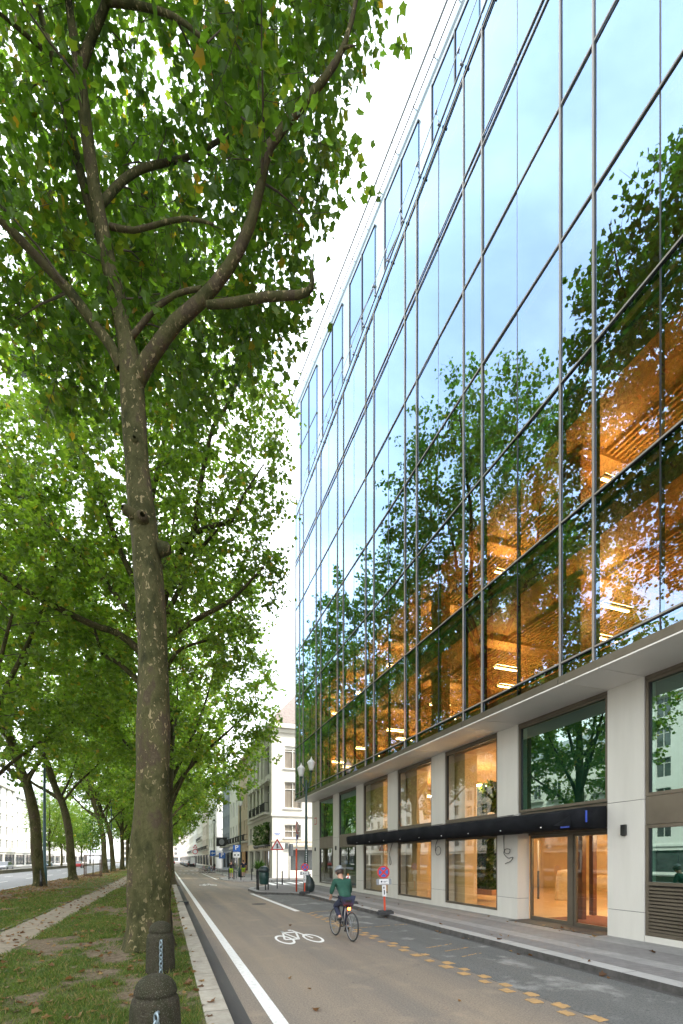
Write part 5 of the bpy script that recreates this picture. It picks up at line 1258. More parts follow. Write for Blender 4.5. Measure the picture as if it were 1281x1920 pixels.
# ------------------------------------------------------------------ houses
def facade(parent, O, U, Nn, width, height, holes, wallm, depth=.32, z0=0.0, win=None, name='wall'):
    """a wall with real openings; every opening gets its own recessed window"""
    O = Vector(O); U = Vector(U); Nn = Vector(Nn); Z = Vector((0, 0, 1))
    xs = sorted(set([0, width] + [round(v, 4) for h in holes for v in h[:2]])); zs = sorted(set([z0, height] + [round(v, 4) for h in holes for v in h[2:4]]))
    b = MB(); P = lambda u, v, d=0.0: tuple(O + U * u + Z * v - Nn * d)
    for i in range(len(xs) - 1):
        for j in range(len(zs) - 1):
            cx, cz = (xs[i] + xs[i + 1]) / 2, (zs[j] + zs[j + 1]) / 2
            if any(h[0] < cx < h[1] and h[2] < cz < h[3] for h in holes): continue
            b.quad(P(xs[i], zs[j]), P(xs[i + 1], zs[j]), P(xs[i + 1], zs[j + 1]), P(xs[i], zs[j + 1]))
    for h in holes:
        a, c, z, y = h[:4]
        b.quad(P(a, z), P(a, y), P(a, y, depth), P(a, z, depth)); b.quad(P(c, z), P(c, z, depth), P(c, y, depth), P(c, y))
        b.quad(P(a, y), P(c, y), P(c, y, depth), P(a, y, depth)); b.quad(P(a, z), P(a, z, depth), P(c, z, depth), P(c, z))
    o = b.build(name, wallm, parent)
    for h in holes:
        a, c, z, y = h[:4]; st = h[4] if len(h) > 4 else {}
        w_, hh = c - a, y - z; fw = st.get('fw', .07); fm = M[st.get('frame', 'white_paint')]; gm = M[st.get('glass', 'curtain_glass')]
        b = MB()
        def bar(u0, u1, v0, v1, d0, d1, mi=0):
            pts = [P(a + u, z + v, d) for v in (v0, v1) for u, d in ((u0, d0), (u1, d0), (u1, d1), (u0, d1))]
            b.add(pts, [(0, 3, 2, 1), (4, 5, 6, 7), (0, 1, 5, 4), (1, 2, 6, 5), (2, 3, 7, 6), (3, 0, 4, 7)], mi)
        d0, d1 = depth - .13, depth - .05
        bar(0.002, fw, 0.002, hh - .002, d0, d1); bar(w_ - fw, w_ - .002, 0.002, hh - .002, d0, d1); bar(fw, w_ - fw, 0.002, fw, d0 + .002, d1); bar(fw, w_ - fw, hh - fw, hh - .002, d0 + .002, d1)
        for q in range(1, st.get('mull', 2)): u = w_ * q / st.get('mull', 2); bar(u - fw * .5, u + fw * .5, fw, hh - fw, d0 + .004, d1)
        if st.get('trans'): bar(fw, w_ - fw, hh * st['trans'] - fw * .5, hh * st['trans'] + fw * .5, d0 + .006, d1)
        if st.get('blind'): bar(fw, w_ - fw, hh * (1 - st['blind']), hh - fw, d0 + .02, d1 - .005, 2)
        bar(.01, w_ - .01, .01, hh - .01, depth - .04, depth - .02, 1)
        nm = st.get('name', 'window')
        wo_ = b.build(nm, [fm, gm, M['stucco_pale']], parent)
        if st.get('sill'):
            b = MB(); pts = [P(a + u, z + v, d) for v in (-.12, -.01) for u, d in ((-.12, -.14), (w_ + .12, -.14), (w_ + .12, .12), (-.12, .12))]
            b.add(pts, [(0, 3, 2, 1), (4, 5, 6, 7), (0, 1, 5, 4), (1, 2, 6, 5), (2, 3, 7, 6), (3, 0, 4, 7)]); s_ = b.build('sill', M['white_paint'] if st['sill'] == 1 else wallm, parent); s_.parent = wo_
    return o
def band(parent, O, U, Nn, u0, u1, z0, z1, proj, m, name):
    O = Vector(O); U = Vector(U); Nn = Vector(Nn); Z = Vector((0, 0, 1)); b = MB()
    pts = [tuple(O + U * u + Z * v + Nn * d) for v in (z0, z1) for u, d in ((u0, .0), (u1, .0), (u1, proj), (u0, proj))]
    pts = [tuple(Vector(p) + Nn * (.004 if i % 4 < 2 else 0)) for i, p in enumerate(pts)]
    b.add(pts, [(0, 3, 2, 1), (4, 5, 6, 7), (0, 1, 5, 4), (1, 2, 6, 5), (2, 3, 7, 6), (3, 0, 4, 7)]); return b.build(name, m, parent)
def balcony(parent, O, U, Nn, u0, u1, z, proj=.6, h=.95):
    O = Vector(O); U = Vector(U); Nn = Vector(Nn); Z = Vector((0, 0, 1)); b = MB()
    P = lambda u, d, v: tuple(O + U * u + Nn * d + Z * v)
    n = int((u1 - u0) / .14)
    for v in (.12, h): b.tube([P(u0, .05, z + v), P(u0, proj, z + v), P(u1, proj, z + v), P(u1, .05, z + v)], .03, 5)
    for k in range(n + 1): u = u0 + (u1 - u0) * k / n; b.tube([P(u, proj, z + .02), P(u, proj, z + h)], .016, 4)
    o = b.build('balcony', M['black_paint'], parent)
    s_ = band(parent, O, U, Nn, u0 - .15, u1 + .15, z - .22, z, proj + .1, M['stucco_grey'], 'balcony_slab'); s_.parent = o
    return o

# white corner house: one bright gable side, one grey street front
H = thing('corner_house', 'white corner house with grey street front and pink grey tiled hip roof', 'building', (9.74, 46.4, .1))
W2 = {'sill': 1, 'mull': 2, 'trans': .78}
S0, U0, N0 = (0, 0, 0), (1, 0, 0), (0, -1, 0)
south = []
for u in (1.2, 4.8, 8.4):
    south += [(u, u + 1.75, 10.75, 12.95, dict(W2, blind=.14)), (u, u + 1.75, 6.85, 9.45, dict(W2, trans=.72)), (u, u + 1.7, 3.95, 5.25, {'sill': 1, 'mull': 2, 'trans': .5, 'glass': 'curtain_glass'})]
south += [(1.8, 6.6, .75, 2.75, {'mull': 3, 'glass': 'far_glass', 'frame': 'dark_metal', 'name': 'shop_window'}), (7.6, 13, .75, 2.75, {'mull': 2, 'glass': 'far_glass', 'frame': 'dark_metal', 'name': 'shop_window'})]
facade(H, S0, U0, N0, 14.5, 14.6, south, M['stucco_white'], .28)
UW, NW = (0, 1, 0), (-1, 0, 0)
west = []
for k, u in enumerate((1.5, 4.6, 7.0, 9.4, 11.8)):
    ww = 2.2 if k == 0 else 1.35
    st = {'mull': 2, 'trans': .72, 'glass': 'far_glass', 'frame': 'stucco_grey'}
    west += [(u, u + ww, 10.4, 13.2, st), (u, u + ww, 6.6, 9.5, st), (u, u + ww, 3.75, 5.5, st)]
west += [(1.2, 5.4, .55, 2.75, {'mull': 3, 'glass': 'far_glass', 'frame': 'stucco_cream', 'name': 'shop_window'}), (6.4, 9.6, .55, 2.75, {'mull': 3, 'glass': 'far_glass', 'frame': 'stucco_grey', 'name': 'shop_window'}), (10.6, 13.4, .2, 2.75, {'mull': 2, 'glass': 'far_glass', 'frame': 'stucco_grey', 'name': 'shop_window'})]
facade(H, (0, 0, 0), UW, NW, 14.4, 14.6, west, M['stucco_grey'], .35)
for O_, U_, N_, wd, mm in ((S0, U0, N0, 14.5, 'stucco_white'), ((0, 0, 0), UW, NW, 14.4, 'stucco_grey')):
    band(H, O_, U_, N_, -.12 if U_ == U0 else .0, wd, 6.05, 6.3, .14, M[mm], 'string_course'); band(H, O_, U_, N_, -.09 if U_ == U0 else 0, wd, 3.55, 3.68, .09, M[mm] if mm == 'stucco_grey' else M['stucco_sand'], 'string_course')
    band(H, O_, U_, N_, -.5 if U_ == U0 else 0.02, wd, 14.601, 15.0, .5, M[mm], 'cornice'); band(H, O_, U_, N_, -.2 if U_ == U0 else 0.02, wd, 14.2, 14.55, .18, M[mm], 'frieze')
band(H, S0, U0, N0, 1.5, 13.2, 3.05, 3.25, .35, M['stucco_sand'], 'awning_box')
for k, u in enumerate((1.35, 4.45, 6.85, 9.25)): balcony(H, (0, 0, 0), UW, NW, u, u + (2.5 if k == 0 else 1.65), 6.52, .5)
for u in (1.2, 4.4, 6.8, 9.2, 11.6):
    band(H, (0, 0, 0), UW, NW, u, u + (2.8 if u < 2 else 1.75), 9.62, 9.85, .28, M['stucco_grey'], 'window_hood')
for u in (.0, 3.85, 13.9): band(H, (0, 0, 0), UW, NW, u + .02, u + .5, 6.31, 14.19, .10, M['stucco_grey'], 'pilaster')
b = MB(); b.add([(-.5, -.5, 15.0), (15, -.5, 15.0), (15, 14.6, 15.0), (-.5, 14.6, 15.0), (3.6, 5.0, 19.8), (15, 5.0, 19.8), (15, 8.8, 19.8), (3.6, 8.8, 19.8)], [(0, 1, 5, 4), (2, 3, 7, 6), (3, 0, 4, 7), (4, 5, 6, 7), (0, 3, 2, 1), (1, 2, 6, 5)]); b.build('roof', M['roof_tile'], H)
MB().box(14.2, 14.5, .05, 14.3, 0, 14.6).build('rear_wall', M['stucco_white'], H); MB().box(.3, 14.2, 14.1, 14.38, 0, 14.6).build('party_wall', M['stucco_white'], H)
for x in (7, 8.2, 11): b = MB(); b.box(x, x + .8, 8.8, 9.6, 18, 21.2); b.box(x + .1, x + .3, 8.9, 9.5, 21.2, 21.7); b.build('chimney', M['stucco_pink'], H)
b = MB(); b.box(.15, .85, -.03, -.006, 4.15, 4.42); pl_ = b.build('street_plate', M['sign_white'], H); b = MB(); b.box(.2, .8, -.036, -.031, 4.31, 4.37); b.box(.3, .7, -.036, -.031, 4.2, 4.26); s_ = b.build('plate_line', M['sign_blue'], H); s_.parent = pl_
# wavy dark decoration on the cream shop fascia
band(H, (0, 0, 0), UW, NW, .7, 13.6, 2.85, 3.5, .10, M['stucco_sand'], 'shop_fascia')
b = MB()
for u0, n_ in ((1.5, 7), (6.8, 6)):
    pts = [(-.125, u0 + k * .42, 2.98 if k % 2 else 3.36) for k in range(n_)]
    b.tube(pts, .035, 5)
for k in range(5): b.torus(.16, .03, 14, 5, 0, rotm('Y', R(90)), (-.125, 8.0 + k * .36, 3.2))
b.build('fascia_motif', M['black_paint'], H)
t = thing('climbing_plant', 'leafy green wall with small white flowers above the corner shop', 'plant', (9.6, 47.1, 3.4), 0)
n = 2600; rp = np.random.default_rng(4); P = np.stack([rp.uniform(-.32, .08, n), rp.uniform(0, 7.2, n), rp.uniform(0, 2.15, n)], -1)
ok = (vnoise(P[:, 1] * 1.1 + 3, P[:, 2] * 1.3) > .34) & (P[:, 2] < 2.15 - .25 * vnoise(P[:, 1] * 2, P[:, 1])); P = P[ok]; n = len(P)
A = np.stack([-np.ones(n) * .6, rp.normal(0, .5, n), rp.normal(-.5, .5, n)], -1); V, F = leaf_cloud(P, A, np.stack([-np.ones(n), rp.normal(0, .4, n), rp.uniform(0, 1, n)], -1), rp.uniform(.16, .34, n), (LEAF_T2, LEAF_F2))
ti = rp.random(n) * .85; ti[rp.random(n) < .09] = 1; mesh_np('foliage', V, F, M['ivy'], t, {'tint': np.repeat(ti, 6)}); b = MB(); b.box(-.4, .1, 0, 7.2, -.18, -.002); b.build('planter', M['black_paint'], t)

def terrace(name, label, loc, U, Nn, width, height, floors, bays, wall, ground=3.6, roofm='zinc', frame='white_paint', glass='far_glass', balc=(), shop='stucco_grey', group=None, dep=11, winw=.42, blind=0, sill=0):
    t = thing(name, label, 'building', loc, 0, group)
    holes = []; bw = width / bays; fh = (height - ground) / floors
    for i in range(bays):
        u = bw * (i + .5)
        for f in range(floors):
            z = ground + fh * f; holes.append((u - bw * winw * .5, u + bw * winw * .5, z + fh * .22, z + fh * .86, {'mull': 2, 'trans': .72, 'glass': glass, 'frame': frame, 'sill': sill, 'blind': blind}))
    nshop = max(1, bays // 2); sw = width / nshop
    for i in range(nshop): holes.append((sw * i + .45, sw * (i + 1) - .45, .35, ground - .75, {'mull': 3, 'glass': 'far_glass', 'frame': shop, 'name': 'shop_window'}))
    facade(t, (0, 0, 0), U, Nn, width, height, holes, M[wall], .28)
    band(t, (0, 0, 0), U, Nn, .02, width - .02, ground - .3, ground - .05, .16, M[wall], 'string_course'); band(t, (0, 0, 0), U, Nn, .02, width - .02, height - .35, height - .01, .38, M[wall], 'cornice')
    for f in balc:
        for i in range(bays):
            u = bw * (i + .5); balcony(t, (0, 0, 0), U, Nn, u - bw * .36, u + bw * .36, ground + fh * f + fh * .14, .5, .8)
    Uv, Nv = Vector(U), Vector(Nn); P = lambda u, d, z: tuple(Uv * u - Nv * d + Vector((0, 0, z)))
    b = MB()
    for u in (0, width): b.quad(P(u, 0, 0), P(u, dep, 0), P(u, dep, height), P(u, 0, height))
    b.quad(P(0, dep, 0), P(width, dep, 0), P(width, dep, height), P(0, dep, height)); b.build('side_wall', M[wall], t)
    b = MB(); h2 = height + 2.6; b.add([P(0, .02, height), P(width, .02, height), P(width, dep, height), P(0, dep, height), P(0, 2.4, h2), P(width, 2.4, h2), P(width, dep - 2.4, h2), P(0, dep - 2.4, h2)], [(0, 1, 5, 4), (2, 3, 7, 6), (0, 4, 7, 3), (1, 2, 6, 5), (4, 5, 6, 7)]); r_ = b.build('roof', M[roofm], t)
    for u in (width * .3, width * .8):
        b = MB(); b.add([P(a, d, z) for z in (height + 2, height + 4.4) for a, d in ((u, 4), (u + .9, 4), (u + .9, 5.2), (u, 5.2))], [(0, 3, 2, 1), (4, 5, 6, 7), (0, 1, 5, 4), (1, 2, 6, 5), (2, 3, 7, 6), (3, 0, 4, 7)]); c = b.build('chimney', M['stucco_pink'], t); c.parent = r_
    return t
DW, NWv = (0, 1, 0), (-1, 0, 0)
B2 = terrace('terrace_house', 'cream terrace house with dark railings and plywood shopfront beside the corner house', (9.74, 60.85, .1), DW, NWv, 9, 15.2, 3, 4, 'stucco_cream', balc=(0,), glass='far_glass', shop='slate_paint')
B2b = terrace('terrace_house', 'pale narrow terrace house between the cream and the blue grey ones', (9.74, 69.9, .1), DW, NWv, 9.6, 14.6, 3, 3, 'stucco_pale', balc=(0,), glass='far_glass', shop='slate_paint')
B3 = terrace('terrace_house', 'blue grey terrace house with dark windows and a black hanging sign', (9.74, 79.55, .1), DW, NWv, 10.2, 15.4, 4, 4, 'stucco_blue', glass='far_glass', frame='slate_paint', balc=(0,), shop='slate_paint')
MB().box(-.12, -.02, 2.0, 4.6, .1, 2.8).build('hoarding', M['plywood'], B2)
b = MB(); b.add([(-.05, .5, 3.3), (-.05, 8.5, 3.3), (-2.6, 8.5, 2.35), (-2.6, .5, 2.35), (-2.62, .5, 2.1), (-2.62, 8.5, 2.1)], [(0, 1, 2, 3), (3, 2, 5, 4)]); b.build('shop_awning', M['slate_paint'], B2b)
b = MB(); b.box(-2.0, -.3, 1.0, 1.12, 3.9, 5.3); hs = b.build('hanging_sign', M['black_paint'], B3); b = MB(); b.prism([(-1.15 + .42 * math.cos(a), 4.6 + .48 * math.sin(a)) for a in [2 * math.pi * k / 20 for k in range(20)]], .985, .997, 'y'); k = b.build('emblem', M['grey_metal'], B3); k.parent = hs
b = MB(); b.box(-2.05, -.0, 1.04, 1.08, 5.35, 5.42); k = b.build('bracket', M['black_paint'], B3); k.parent = hs
# bright houses further on, one of them turned towards the viewer across another side street
terrace('terrace_house', 'white house front facing the viewer beyond the blue grey house', (9.5, 97, .1), (1, 0, 0), (0, -1, 0), 12, 17.5, 4, 4, 'stucco_pale', sill=1, dep=7.8)
fl = [('tall white terrace house with reddish shop fronts beyond the round signs', 'stucco_pale', 16, 0), ('sand white terrace house in the middle of the far right row', 'stucco_pink', 17.5, (0,)), ('white terrace house with iron balconies in the far right row', 'stucco_white', 15.5, (0, 1)), ('lowest pale terrace house of the far right row', 'stucco_pale', 13.5, ()), ('broad white terrace house near the end of the far right row', 'stucco_white', 17, (0,)), ('last pink white terrace house before the end of the avenue', 'stucco_pink', 15, ())]
y = 97.1
for i, (lb, wm, hh, bl) in enumerate(fl):
    wd = (17, 20, 22, 26, 40, 90)[i]; terrace('terrace_house', lb, (9.3, y, .1), DW, NWv, wd, hh, 4 if hh > 14 else 3, max(4, int(wd / 4.5)), wm, balc=bl if bl else (), shop='mahogany' if i == 0 else 'slate_paint', dep=11); y += wd + .05
terrace('end_building', 'pale building closing the avenue at the vanishing point', (-26, 330, 0), (1, 0, 0), (0, -1, 0), 60, 19, 5, 14, 'stucco_pink')
# the row across the left carriageways (also mirrored in the shop windows)
ll = [('sand coloured apartment house with long balconies, mirrored in the shop glass', 'stucco_sand', 20, 24), ('pale apartment house opposite the office, behind the left trees', 'stucco_pale', 21, 22), ('white stone mansion with ground floor arcade behind the leaning trunks', 'stucco_white', 17, 20), ('pinkish town house behind the second leaning trunk', 'stucco_pink', 18, 18), ('white town house with blue shopfront at the left edge', 'stucco_pale', 19, 20), ('long white terrace seen between the left trunks', 'stucco_white', 18, 34), ('far pale terrace beyond the staked sapling', 'stucco_pale', 17, 44), ('last white terrace far along the left carriageway', 'stucco_white', 18, 70)]
y = -4.0
for i, (lb, wm, hh, wd) in enumerate(ll):
    terrace('town_house', lb, (-33.5, y + wd, .1), (0, -1, 0), (1, 0, 0), wd, hh, 5 if hh > 17.5 else 4, max(4, int(wd / 4)), wm, balc=(0, 2) if i in (0, 2) else (), dep=11, shop='sign_blue' if i == 4 else 'slate_paint'); y += wd + .05

# ------------------------------------------------------------------ vehicles
def car_proto(name, label, paint, loc, rz, group=None, van=False):
    t = thing(name, label, 'car', loc, rz, group)
    if van: st = [(-2.4, .35, .9, .86), (-2.35, .35, 1.1, .9), (-1.0, .35, 1.15, .92), (1.0, .35, 1.1, .92), (1.9, .35, .98, .88), (2.35, .4, .75, .8)]
    else: st = [(-2.15, .38, .72, .74), (-2.05, .30, .92, .82), (-1.2, .28, .97, .87), (.5, .28, .95, .88), (1.3, .28, .88, .86), (2.0, .32, .74, .80), (2.15, .4, .6, .7)]
    b = MB(); vs = []; fs = []
    for y, z0, z1, hw in st:
        for s_ in (-1, 1): vs += [(s_ * hw * .94, y, z0), (s_ * hw, y, z0 + .15), (s_ * hw, y, z1 - .12), (s_ * hw * .93, y, z1)]
    for i in range(len(st) - 1):
        a, c = i * 8, (i + 1) * 8
        for k in range(3): fs += [(a + k, a + k + 1, c + k + 1, c + k), (a + 4 + k, c + 4 + k, c + 5 + k, a + 5 + k)]
        fs += [(a + 3, a + 7, c + 7, c + 3), (a, c, c + 4, a + 4)]
    fs += [(0, 4, 5, 6, 7, 3, 2, 1), tuple(len(vs) - 8 + k for k in (0, 1, 2, 3, 7, 6, 5, 4))]
    b.add(vs, fs, 0, False); b.build('body', paint, t, bevel=.03)
    rt = 1.9 if van else 1.45
    y0, y1, y2, y3 = ((-2.3, -2.2, .8, 1.5) if van else (-1.75, -1.15, .25, 1.1)); zb = 1.08 if van else .93
    b = MB(); b.add([(-.8, y0, zb), (.8, y0, zb), (.62, y1, rt), (-.62, y1, rt), (-.62, y2, rt), (.62, y2, rt), (.8, y3, zb - .04), (-.8, y3, zb - .04)], [(0, 1, 2, 3), (4, 5, 6, 7), (0, 3, 4, 7), (1, 6, 5, 2)]); b.build('windows', M['far_glass'], t)
    b = MB(); b.add([(-.63, y1 - .02, rt + .002), (.63, y1 - .02, rt + .002), (.63, y2 + .02, rt + .002), (-.63, y2 + .02, rt + .002), (-.58, y1 + .1, rt + .05), (.58, y1 + .1, rt + .05), (.58, y2 - .1, rt + .05), (-.58, y2 - .1, rt + .05)], [(0, 1, 5, 4), (1, 2, 6, 5), (2, 3, 7, 6), (3, 0, 4, 7), (4, 5, 6, 7)]); b.build('roof', paint, t)
    for sx in (-1, 1):
        for yy in (-1.3, 1.3):
            b = MB(); b.lathe([(.2, -.1), (.31, -.1), (.33, -.06), (.33, .06), (.31, .1), (.2, .1)], 18, 0, (sx * .80, yy, .33), True, rotm('Y', R(90))); wh = b.build('wheel', M['rubber'], t)
            b = MB(); b.lathe([(.19, -.105), (.19, .105)], 14, 0, (sx * .80, yy, .33), True, rotm('Y', R(90))); r_ = b.build('rim', M['steel'], t); r_.parent = wh
        b = MB(); b.box(sx * .62 - .14, sx * .62 + .14, 2.08, 2.15, .58, .70); b.build('headlight', M['lamp_glass'], t)
        b = MB(); b.box(sx * .62 - .12, sx * .62 + .12, -2.18, -2.08, .70, .84); b.build('taillight', M['sign_red'], t)
    return t
PA = {k: pmat('car_' + k, c, c, 3, .35, .1, coat=.25) for k, c in {'black': (.015, .016, .018), 'white': (.75, .75, .76), 'silver': (.42, .43, .45), 'red': (.42, .02, .02), 'blue': (.10, .18, .30), 'grey': (.12, .125, .13)}.items()}
def car(c, x, y, rz, label, van=False, group=None): return car_proto('van' if van else 'car', label, PA[c], (x, y, .01), R(rz), group, van)
car('black', 5.6, 120, 0, 'black car first in the line parked along the far right kerb')
car('grey', 5.6, 127, 0, 'grey car parked just behind the black one on the far right')
car('blue', 5.6, 134, 0, 'dark blue car third in the far line parked on the right')
for i in range(6): car(('grey', 'black', 'blue', 'grey', 'white', 'black')[i], 5.6, 141 + 7 * i, 0, 'small parked car deep in the line along the far right kerb', group='cars parked far along the right kerb')
car('red', 2.4, 190, 0, 'red car driving away near the end of the right road')
car('white', -24.0, 66, 178, 'white blue car passing on the far left carriageway')
car('black', -27.5, 58, 180, 'black car parked before the white mansion at the left edge')
car('silver', -24.5, 92, 180, 'silver car seen between the two leaning trunks')
car('blue', -24.2, 120, 180, 'blue car seen beside the wooden tree guard')
car('red', -17.5, 116, 0, 'red car on the near left carriageway behind the wooden stakes')
car('white', -12.5, 128, 0, 'white van beyond the slanting trunks on the left road', True)

# ------------------------------------------------------------------ bicycles
def bicycle(label, fm, loc, rz, group=None, light=False):
    """rides towards +Y"""
    t = thing('bicycle', label, 'bicycle', loc, rz, group)
    RY = rotm('Y', R(90))
    for yy in (-.52, .52):
        b = MB(); b.torus(.335, .020, 28, 6, 0, RY, (0, yy, .355)); wh = b.build('wheel', M['rubber'], t)
        b = MB()
        for k in range(14): a = 2 * math.pi * k / 14; b.tube([(.02 * (1 if k % 2 else -1), yy, .355), (0, yy + .31 * math.cos(a), .355 + .31 * math.sin(a))], .003, 3)
        b.torus(.315, .008, 24, 4, 0, RY, (0, yy, .355)); r_ = b.build('rim', M['steel'], t); r_.parent = wh
    b = MB()
    for p, q, r in (((0, -.13, .82), (0, .30, .86), .018), ((0, -.13, .82), (0, -.02, .30), .02), ((0, .32, .80), (0, -.02, .30), .022), ((0, -.02, .30), (0, -.52, .355), .013), ((0, -.13, .80), (0, -.52, .355), .012), ((0, .30, .92), (0, .52, .355), .018)): b.tube([p, q], r, 8)
    b.build('frame', fm, t)
    b = MB(); b.tube([(-.27, .22, 1.04), (-.14, .33, 1.02), (0, .32, 1.0), (.14, .33, 1.02), (.27, .22, 1.04)], .014, 7); b.tube([(0, .30, .90), (0, .31, 1.0)], .015, 7); b.build('handlebar', M['dark_metal'], t)
    b = MB(); b.tube([(0, -.14, .80), (0, -.16, .93)], .014, 7); b.prism([(-.07, -.32), (.07, -.32), (.05, -.2), (.02, -.03), (-.02, -.03), (-.05, -.2)], .93, .98); b.build('saddle', M['black_paint'], t, bevel=.015)
    b = MB(); b.tube([(-.09, -.02, .30), (.09, -.02, .30)], .012, 6); b.tube([(.07, -.02, .30), (.07, .08, .17)], .01, 5); b.tube([(-.07, -.02, .30), (-.07, -.12, .43)], .01, 5); b.box(.07, .17, .05, .12, .155, .18); b.box(-.17, -.07, -.16, -.09, .42, .445); b.build('crank', M['dark_metal'], t)
    if light: b = MB(); b.box(-.03, .03, -.36, -.33, .74, .80); b.build('rear_light', M['tail_light'], t)
    return t
for i, (x, y, rz, fm, lb) in enumerate(((5.0, 68.4, 60, 'black_paint', 'black rental bicycle at the left end of the coloured row'), (5.25, 69.0, 75, 'red_frame', 'red rental bicycle second in the coloured row'), (5.6, 69.3, 80, 'green_frame', 'bright green rental bicycle in the middle of the coloured row'), (5.95, 69.0, 100, 'blue_frame', 'blue rental bicycle in the coloured row'), (6.3, 69.5, 85, 'red_frame', 'red rental bicycle at the right end of the coloured row'), (8.6, 62.5, 20, 'green_frame', 'green bicycle leaning before the dark awning shop'))):
    bicycle(lb, M[fm], (x, y, .12 if x > 8 else .005), R(rz), 'rental bicycles parked down the street' if x < 8 else None)

# ------------------------------------------------------------------ people
def skin(name, verts, edges, rad, mat, parent, root=0, lev=2):
    me = bpy.data.meshes.new(name); me.from_pydata(verts, edges, []); me.update()
    o = bpy.data.objects.new(name, me); COL.objects.link(o)
    o.modifiers.new('skin', 'SKIN').use_smooth_shade = True
    for i, r in enumerate(rad):
        v = me.skin_vertices[0].data[i]; v.radius = (r, r) if not hasattr(r, '__len__') else r; v.use_root = (i == root)
    s_ = o.modifiers.new('sub', 'SUBSURF'); s_.levels = lev; s_.render_levels = lev
    dg = bpy.context.evaluated_depsgraph_get(); m2 = bpy.data.meshes.new_from_object(o.evaluated_get(dg)); bpy.data.objects.remove(o)
    m2.materials.clear(); m2.materials.append(mat); m2.polygons.foreach_set('use_smooth', [True] * len(m2.polygons))
    o = bpy.data.objects.new(name, m2); COL.objects.link(o); o.parent = parent
    return o
def chain(*cs):
    """join point chains that share coordinates into one skeleton"""
    V, E_, Rr, key = [], [], [], {}
    for c in cs:
        prev = None
        for (p, r) in c:
            k = tuple(round(x, 4) for x in p)
            if k not in key: key[k] = len(V); V.append(k); Rr.append(r)
            if prev is not None: E_.append((prev, key[k]))
            prev = key[k]
    return V, E_, Rr
def person(label, loc, rz, J, top, trousers, helmet=None, hand_curl=.5, shoe='black_paint'):
    """J: joints in metres, figure faces +Y"""
    t = thing('person', label, 'person', loc, rz)
    pel, chest, neck, head = J['pel'], J['chest'], J['neck'], J['head']
    lerp = lambda a, b_, k: tuple(a[i] + (b_[i] - a[i]) * k for i in range(3))
    cs = [[(pel, (.15, .11)), (lerp(pel, chest, .45), (.13, .095)), (chest, (.155, .11)), (neck, (.062, .062)), (lerp(neck, head, .55), (.075, .085)), (head, (.085, .105)), (tuple(np.array(head) + (np.array(head) - np.array(neck)) * .32), (.06, .07))]]
    for s_ in ('l', 'r'):
        sh, el, wr, hp, kn, an, toe = (J[k + s_] for k in ('sh', 'el', 'wr', 'hp', 'kn', 'an', 'toe'))
        d = unit(np.array(wr) - np.array(el)); palm = tuple(np.array(wr) + d * .085)
        cs.append([(chest, (.155, .11)), (sh, (.062, .062)), (el, (.043, .043)), (wr, (.028, .028)), (palm, (.036, .022))])
        side = unit(np.cross(d, np.array([0, 0, 1.0]))) if abs(d[2]) < .9 else np.array([1.0, 0, 0])
        side2 = unit(np.cross(d, side)); down = np.array([0, 0, -1.0]) if abs(d[2]) < .9 else np.array([0, 1.0, 0])
        for q, (off, ln) in enumerate(((-.027, .062), (-.009, .072), (.009, .068), (.027, .052))):
            p1 = np.array(palm) + side * off + d * .02; p2 = p1 + d * ln * .5; p3 = p2 + (d * (1 - hand_curl) + down * hand_curl) * ln * .5
            cs.append([(palm, (.036, .022)), (tuple(p1), .0095), (tuple(p2), .0085), (tuple(p3), .007)])
        in_ = np.array([-np.sign(sh[0]), 0, 0]); p1 = np.array(wr) + d * .045 + in_ * .03; p2 = p1 + (d * .7 + in_ * .5) * .045
        cs.append([(wr, (.028, .028)), (tuple(p1), .011), (tuple(p2), .009)])
        cs.append([(pel, (.15, .11)), (hp, (.088, .088)), (kn, (.058, .058)), (an, (.038, .038)), (toe, (.035, .025))])
    V, E_, Rr = chain(*cs); body = skin('body', V, E_, Rr, M['skin'], t)
    up = unit(np.array(head) - np.array(neck)); fw = np.array(J.get('look', (0, 1, 0)), float); fw = unit(fw - up * np.dot(fw, up)); rt = np.cross(fw, up); hd = np.array(head)
    # nose, ears, eyes, mouth
    b = MB(); b.tube([tuple(hd + fw * .09 + up * .03), tuple(hd + fw * .118 - up * .012), tuple(hd + fw * .092 - up * .022)], [.008, .015, .009], 6)
    for s_ in (-1, 1): b.tube([tuple(hd + rt * s_ * .082 + up * .025), tuple(hd + rt * s_ * .096), tuple(hd + rt * s_ * .083 - up * .03)], [.008, .014, .008], 6)
    n_ = b.build('nose_and_ears', M['skin'], t)
    b = MB()
    for s_ in (-1, 1): b.tube([tuple(hd + fw * .092 + rt * s_ * .026 + up * .012), tuple(hd + fw * .100 + rt * s_ * .034 + up * .012), tuple(hd + fw * .09 + rt * s_ * .044 + up * .012)], [.005, .008, .005], 6)
    b.build('eyes', M['interior_dark'], t)
    b = MB(); b.tube([tuple(hd + fw * .088 + rt * -.025 - up * .055), tuple(hd + fw * .099 - up * .053), tuple(hd + fw * .088 + rt * .025 - up * .055)], [.004, .007, .004], 6); b.build('mouth', M['sign_red'], t)
    Mx = Matrix((tuple(rt), tuple(fw), tuple(up))).transposed()
    b = MB(); b.lathe([(.100, -.01), (.107, .03), (.100, .08), (.072, .12), (.03, .138)], 16, 0, tuple(hd - fw * .012 + up * .01), True, Mx @ Matrix.Diagonal((.93, 1.1, 1))); hr = b.build('hair', M['hair'], t)
    b = MB(); b.lathe([(.085, -.06), (.098, -.02), (.104, .02)], 14, 0, tuple(hd - fw * .03 + up * .0), True, Mx); o = b.build('hair', M['hair'], t)
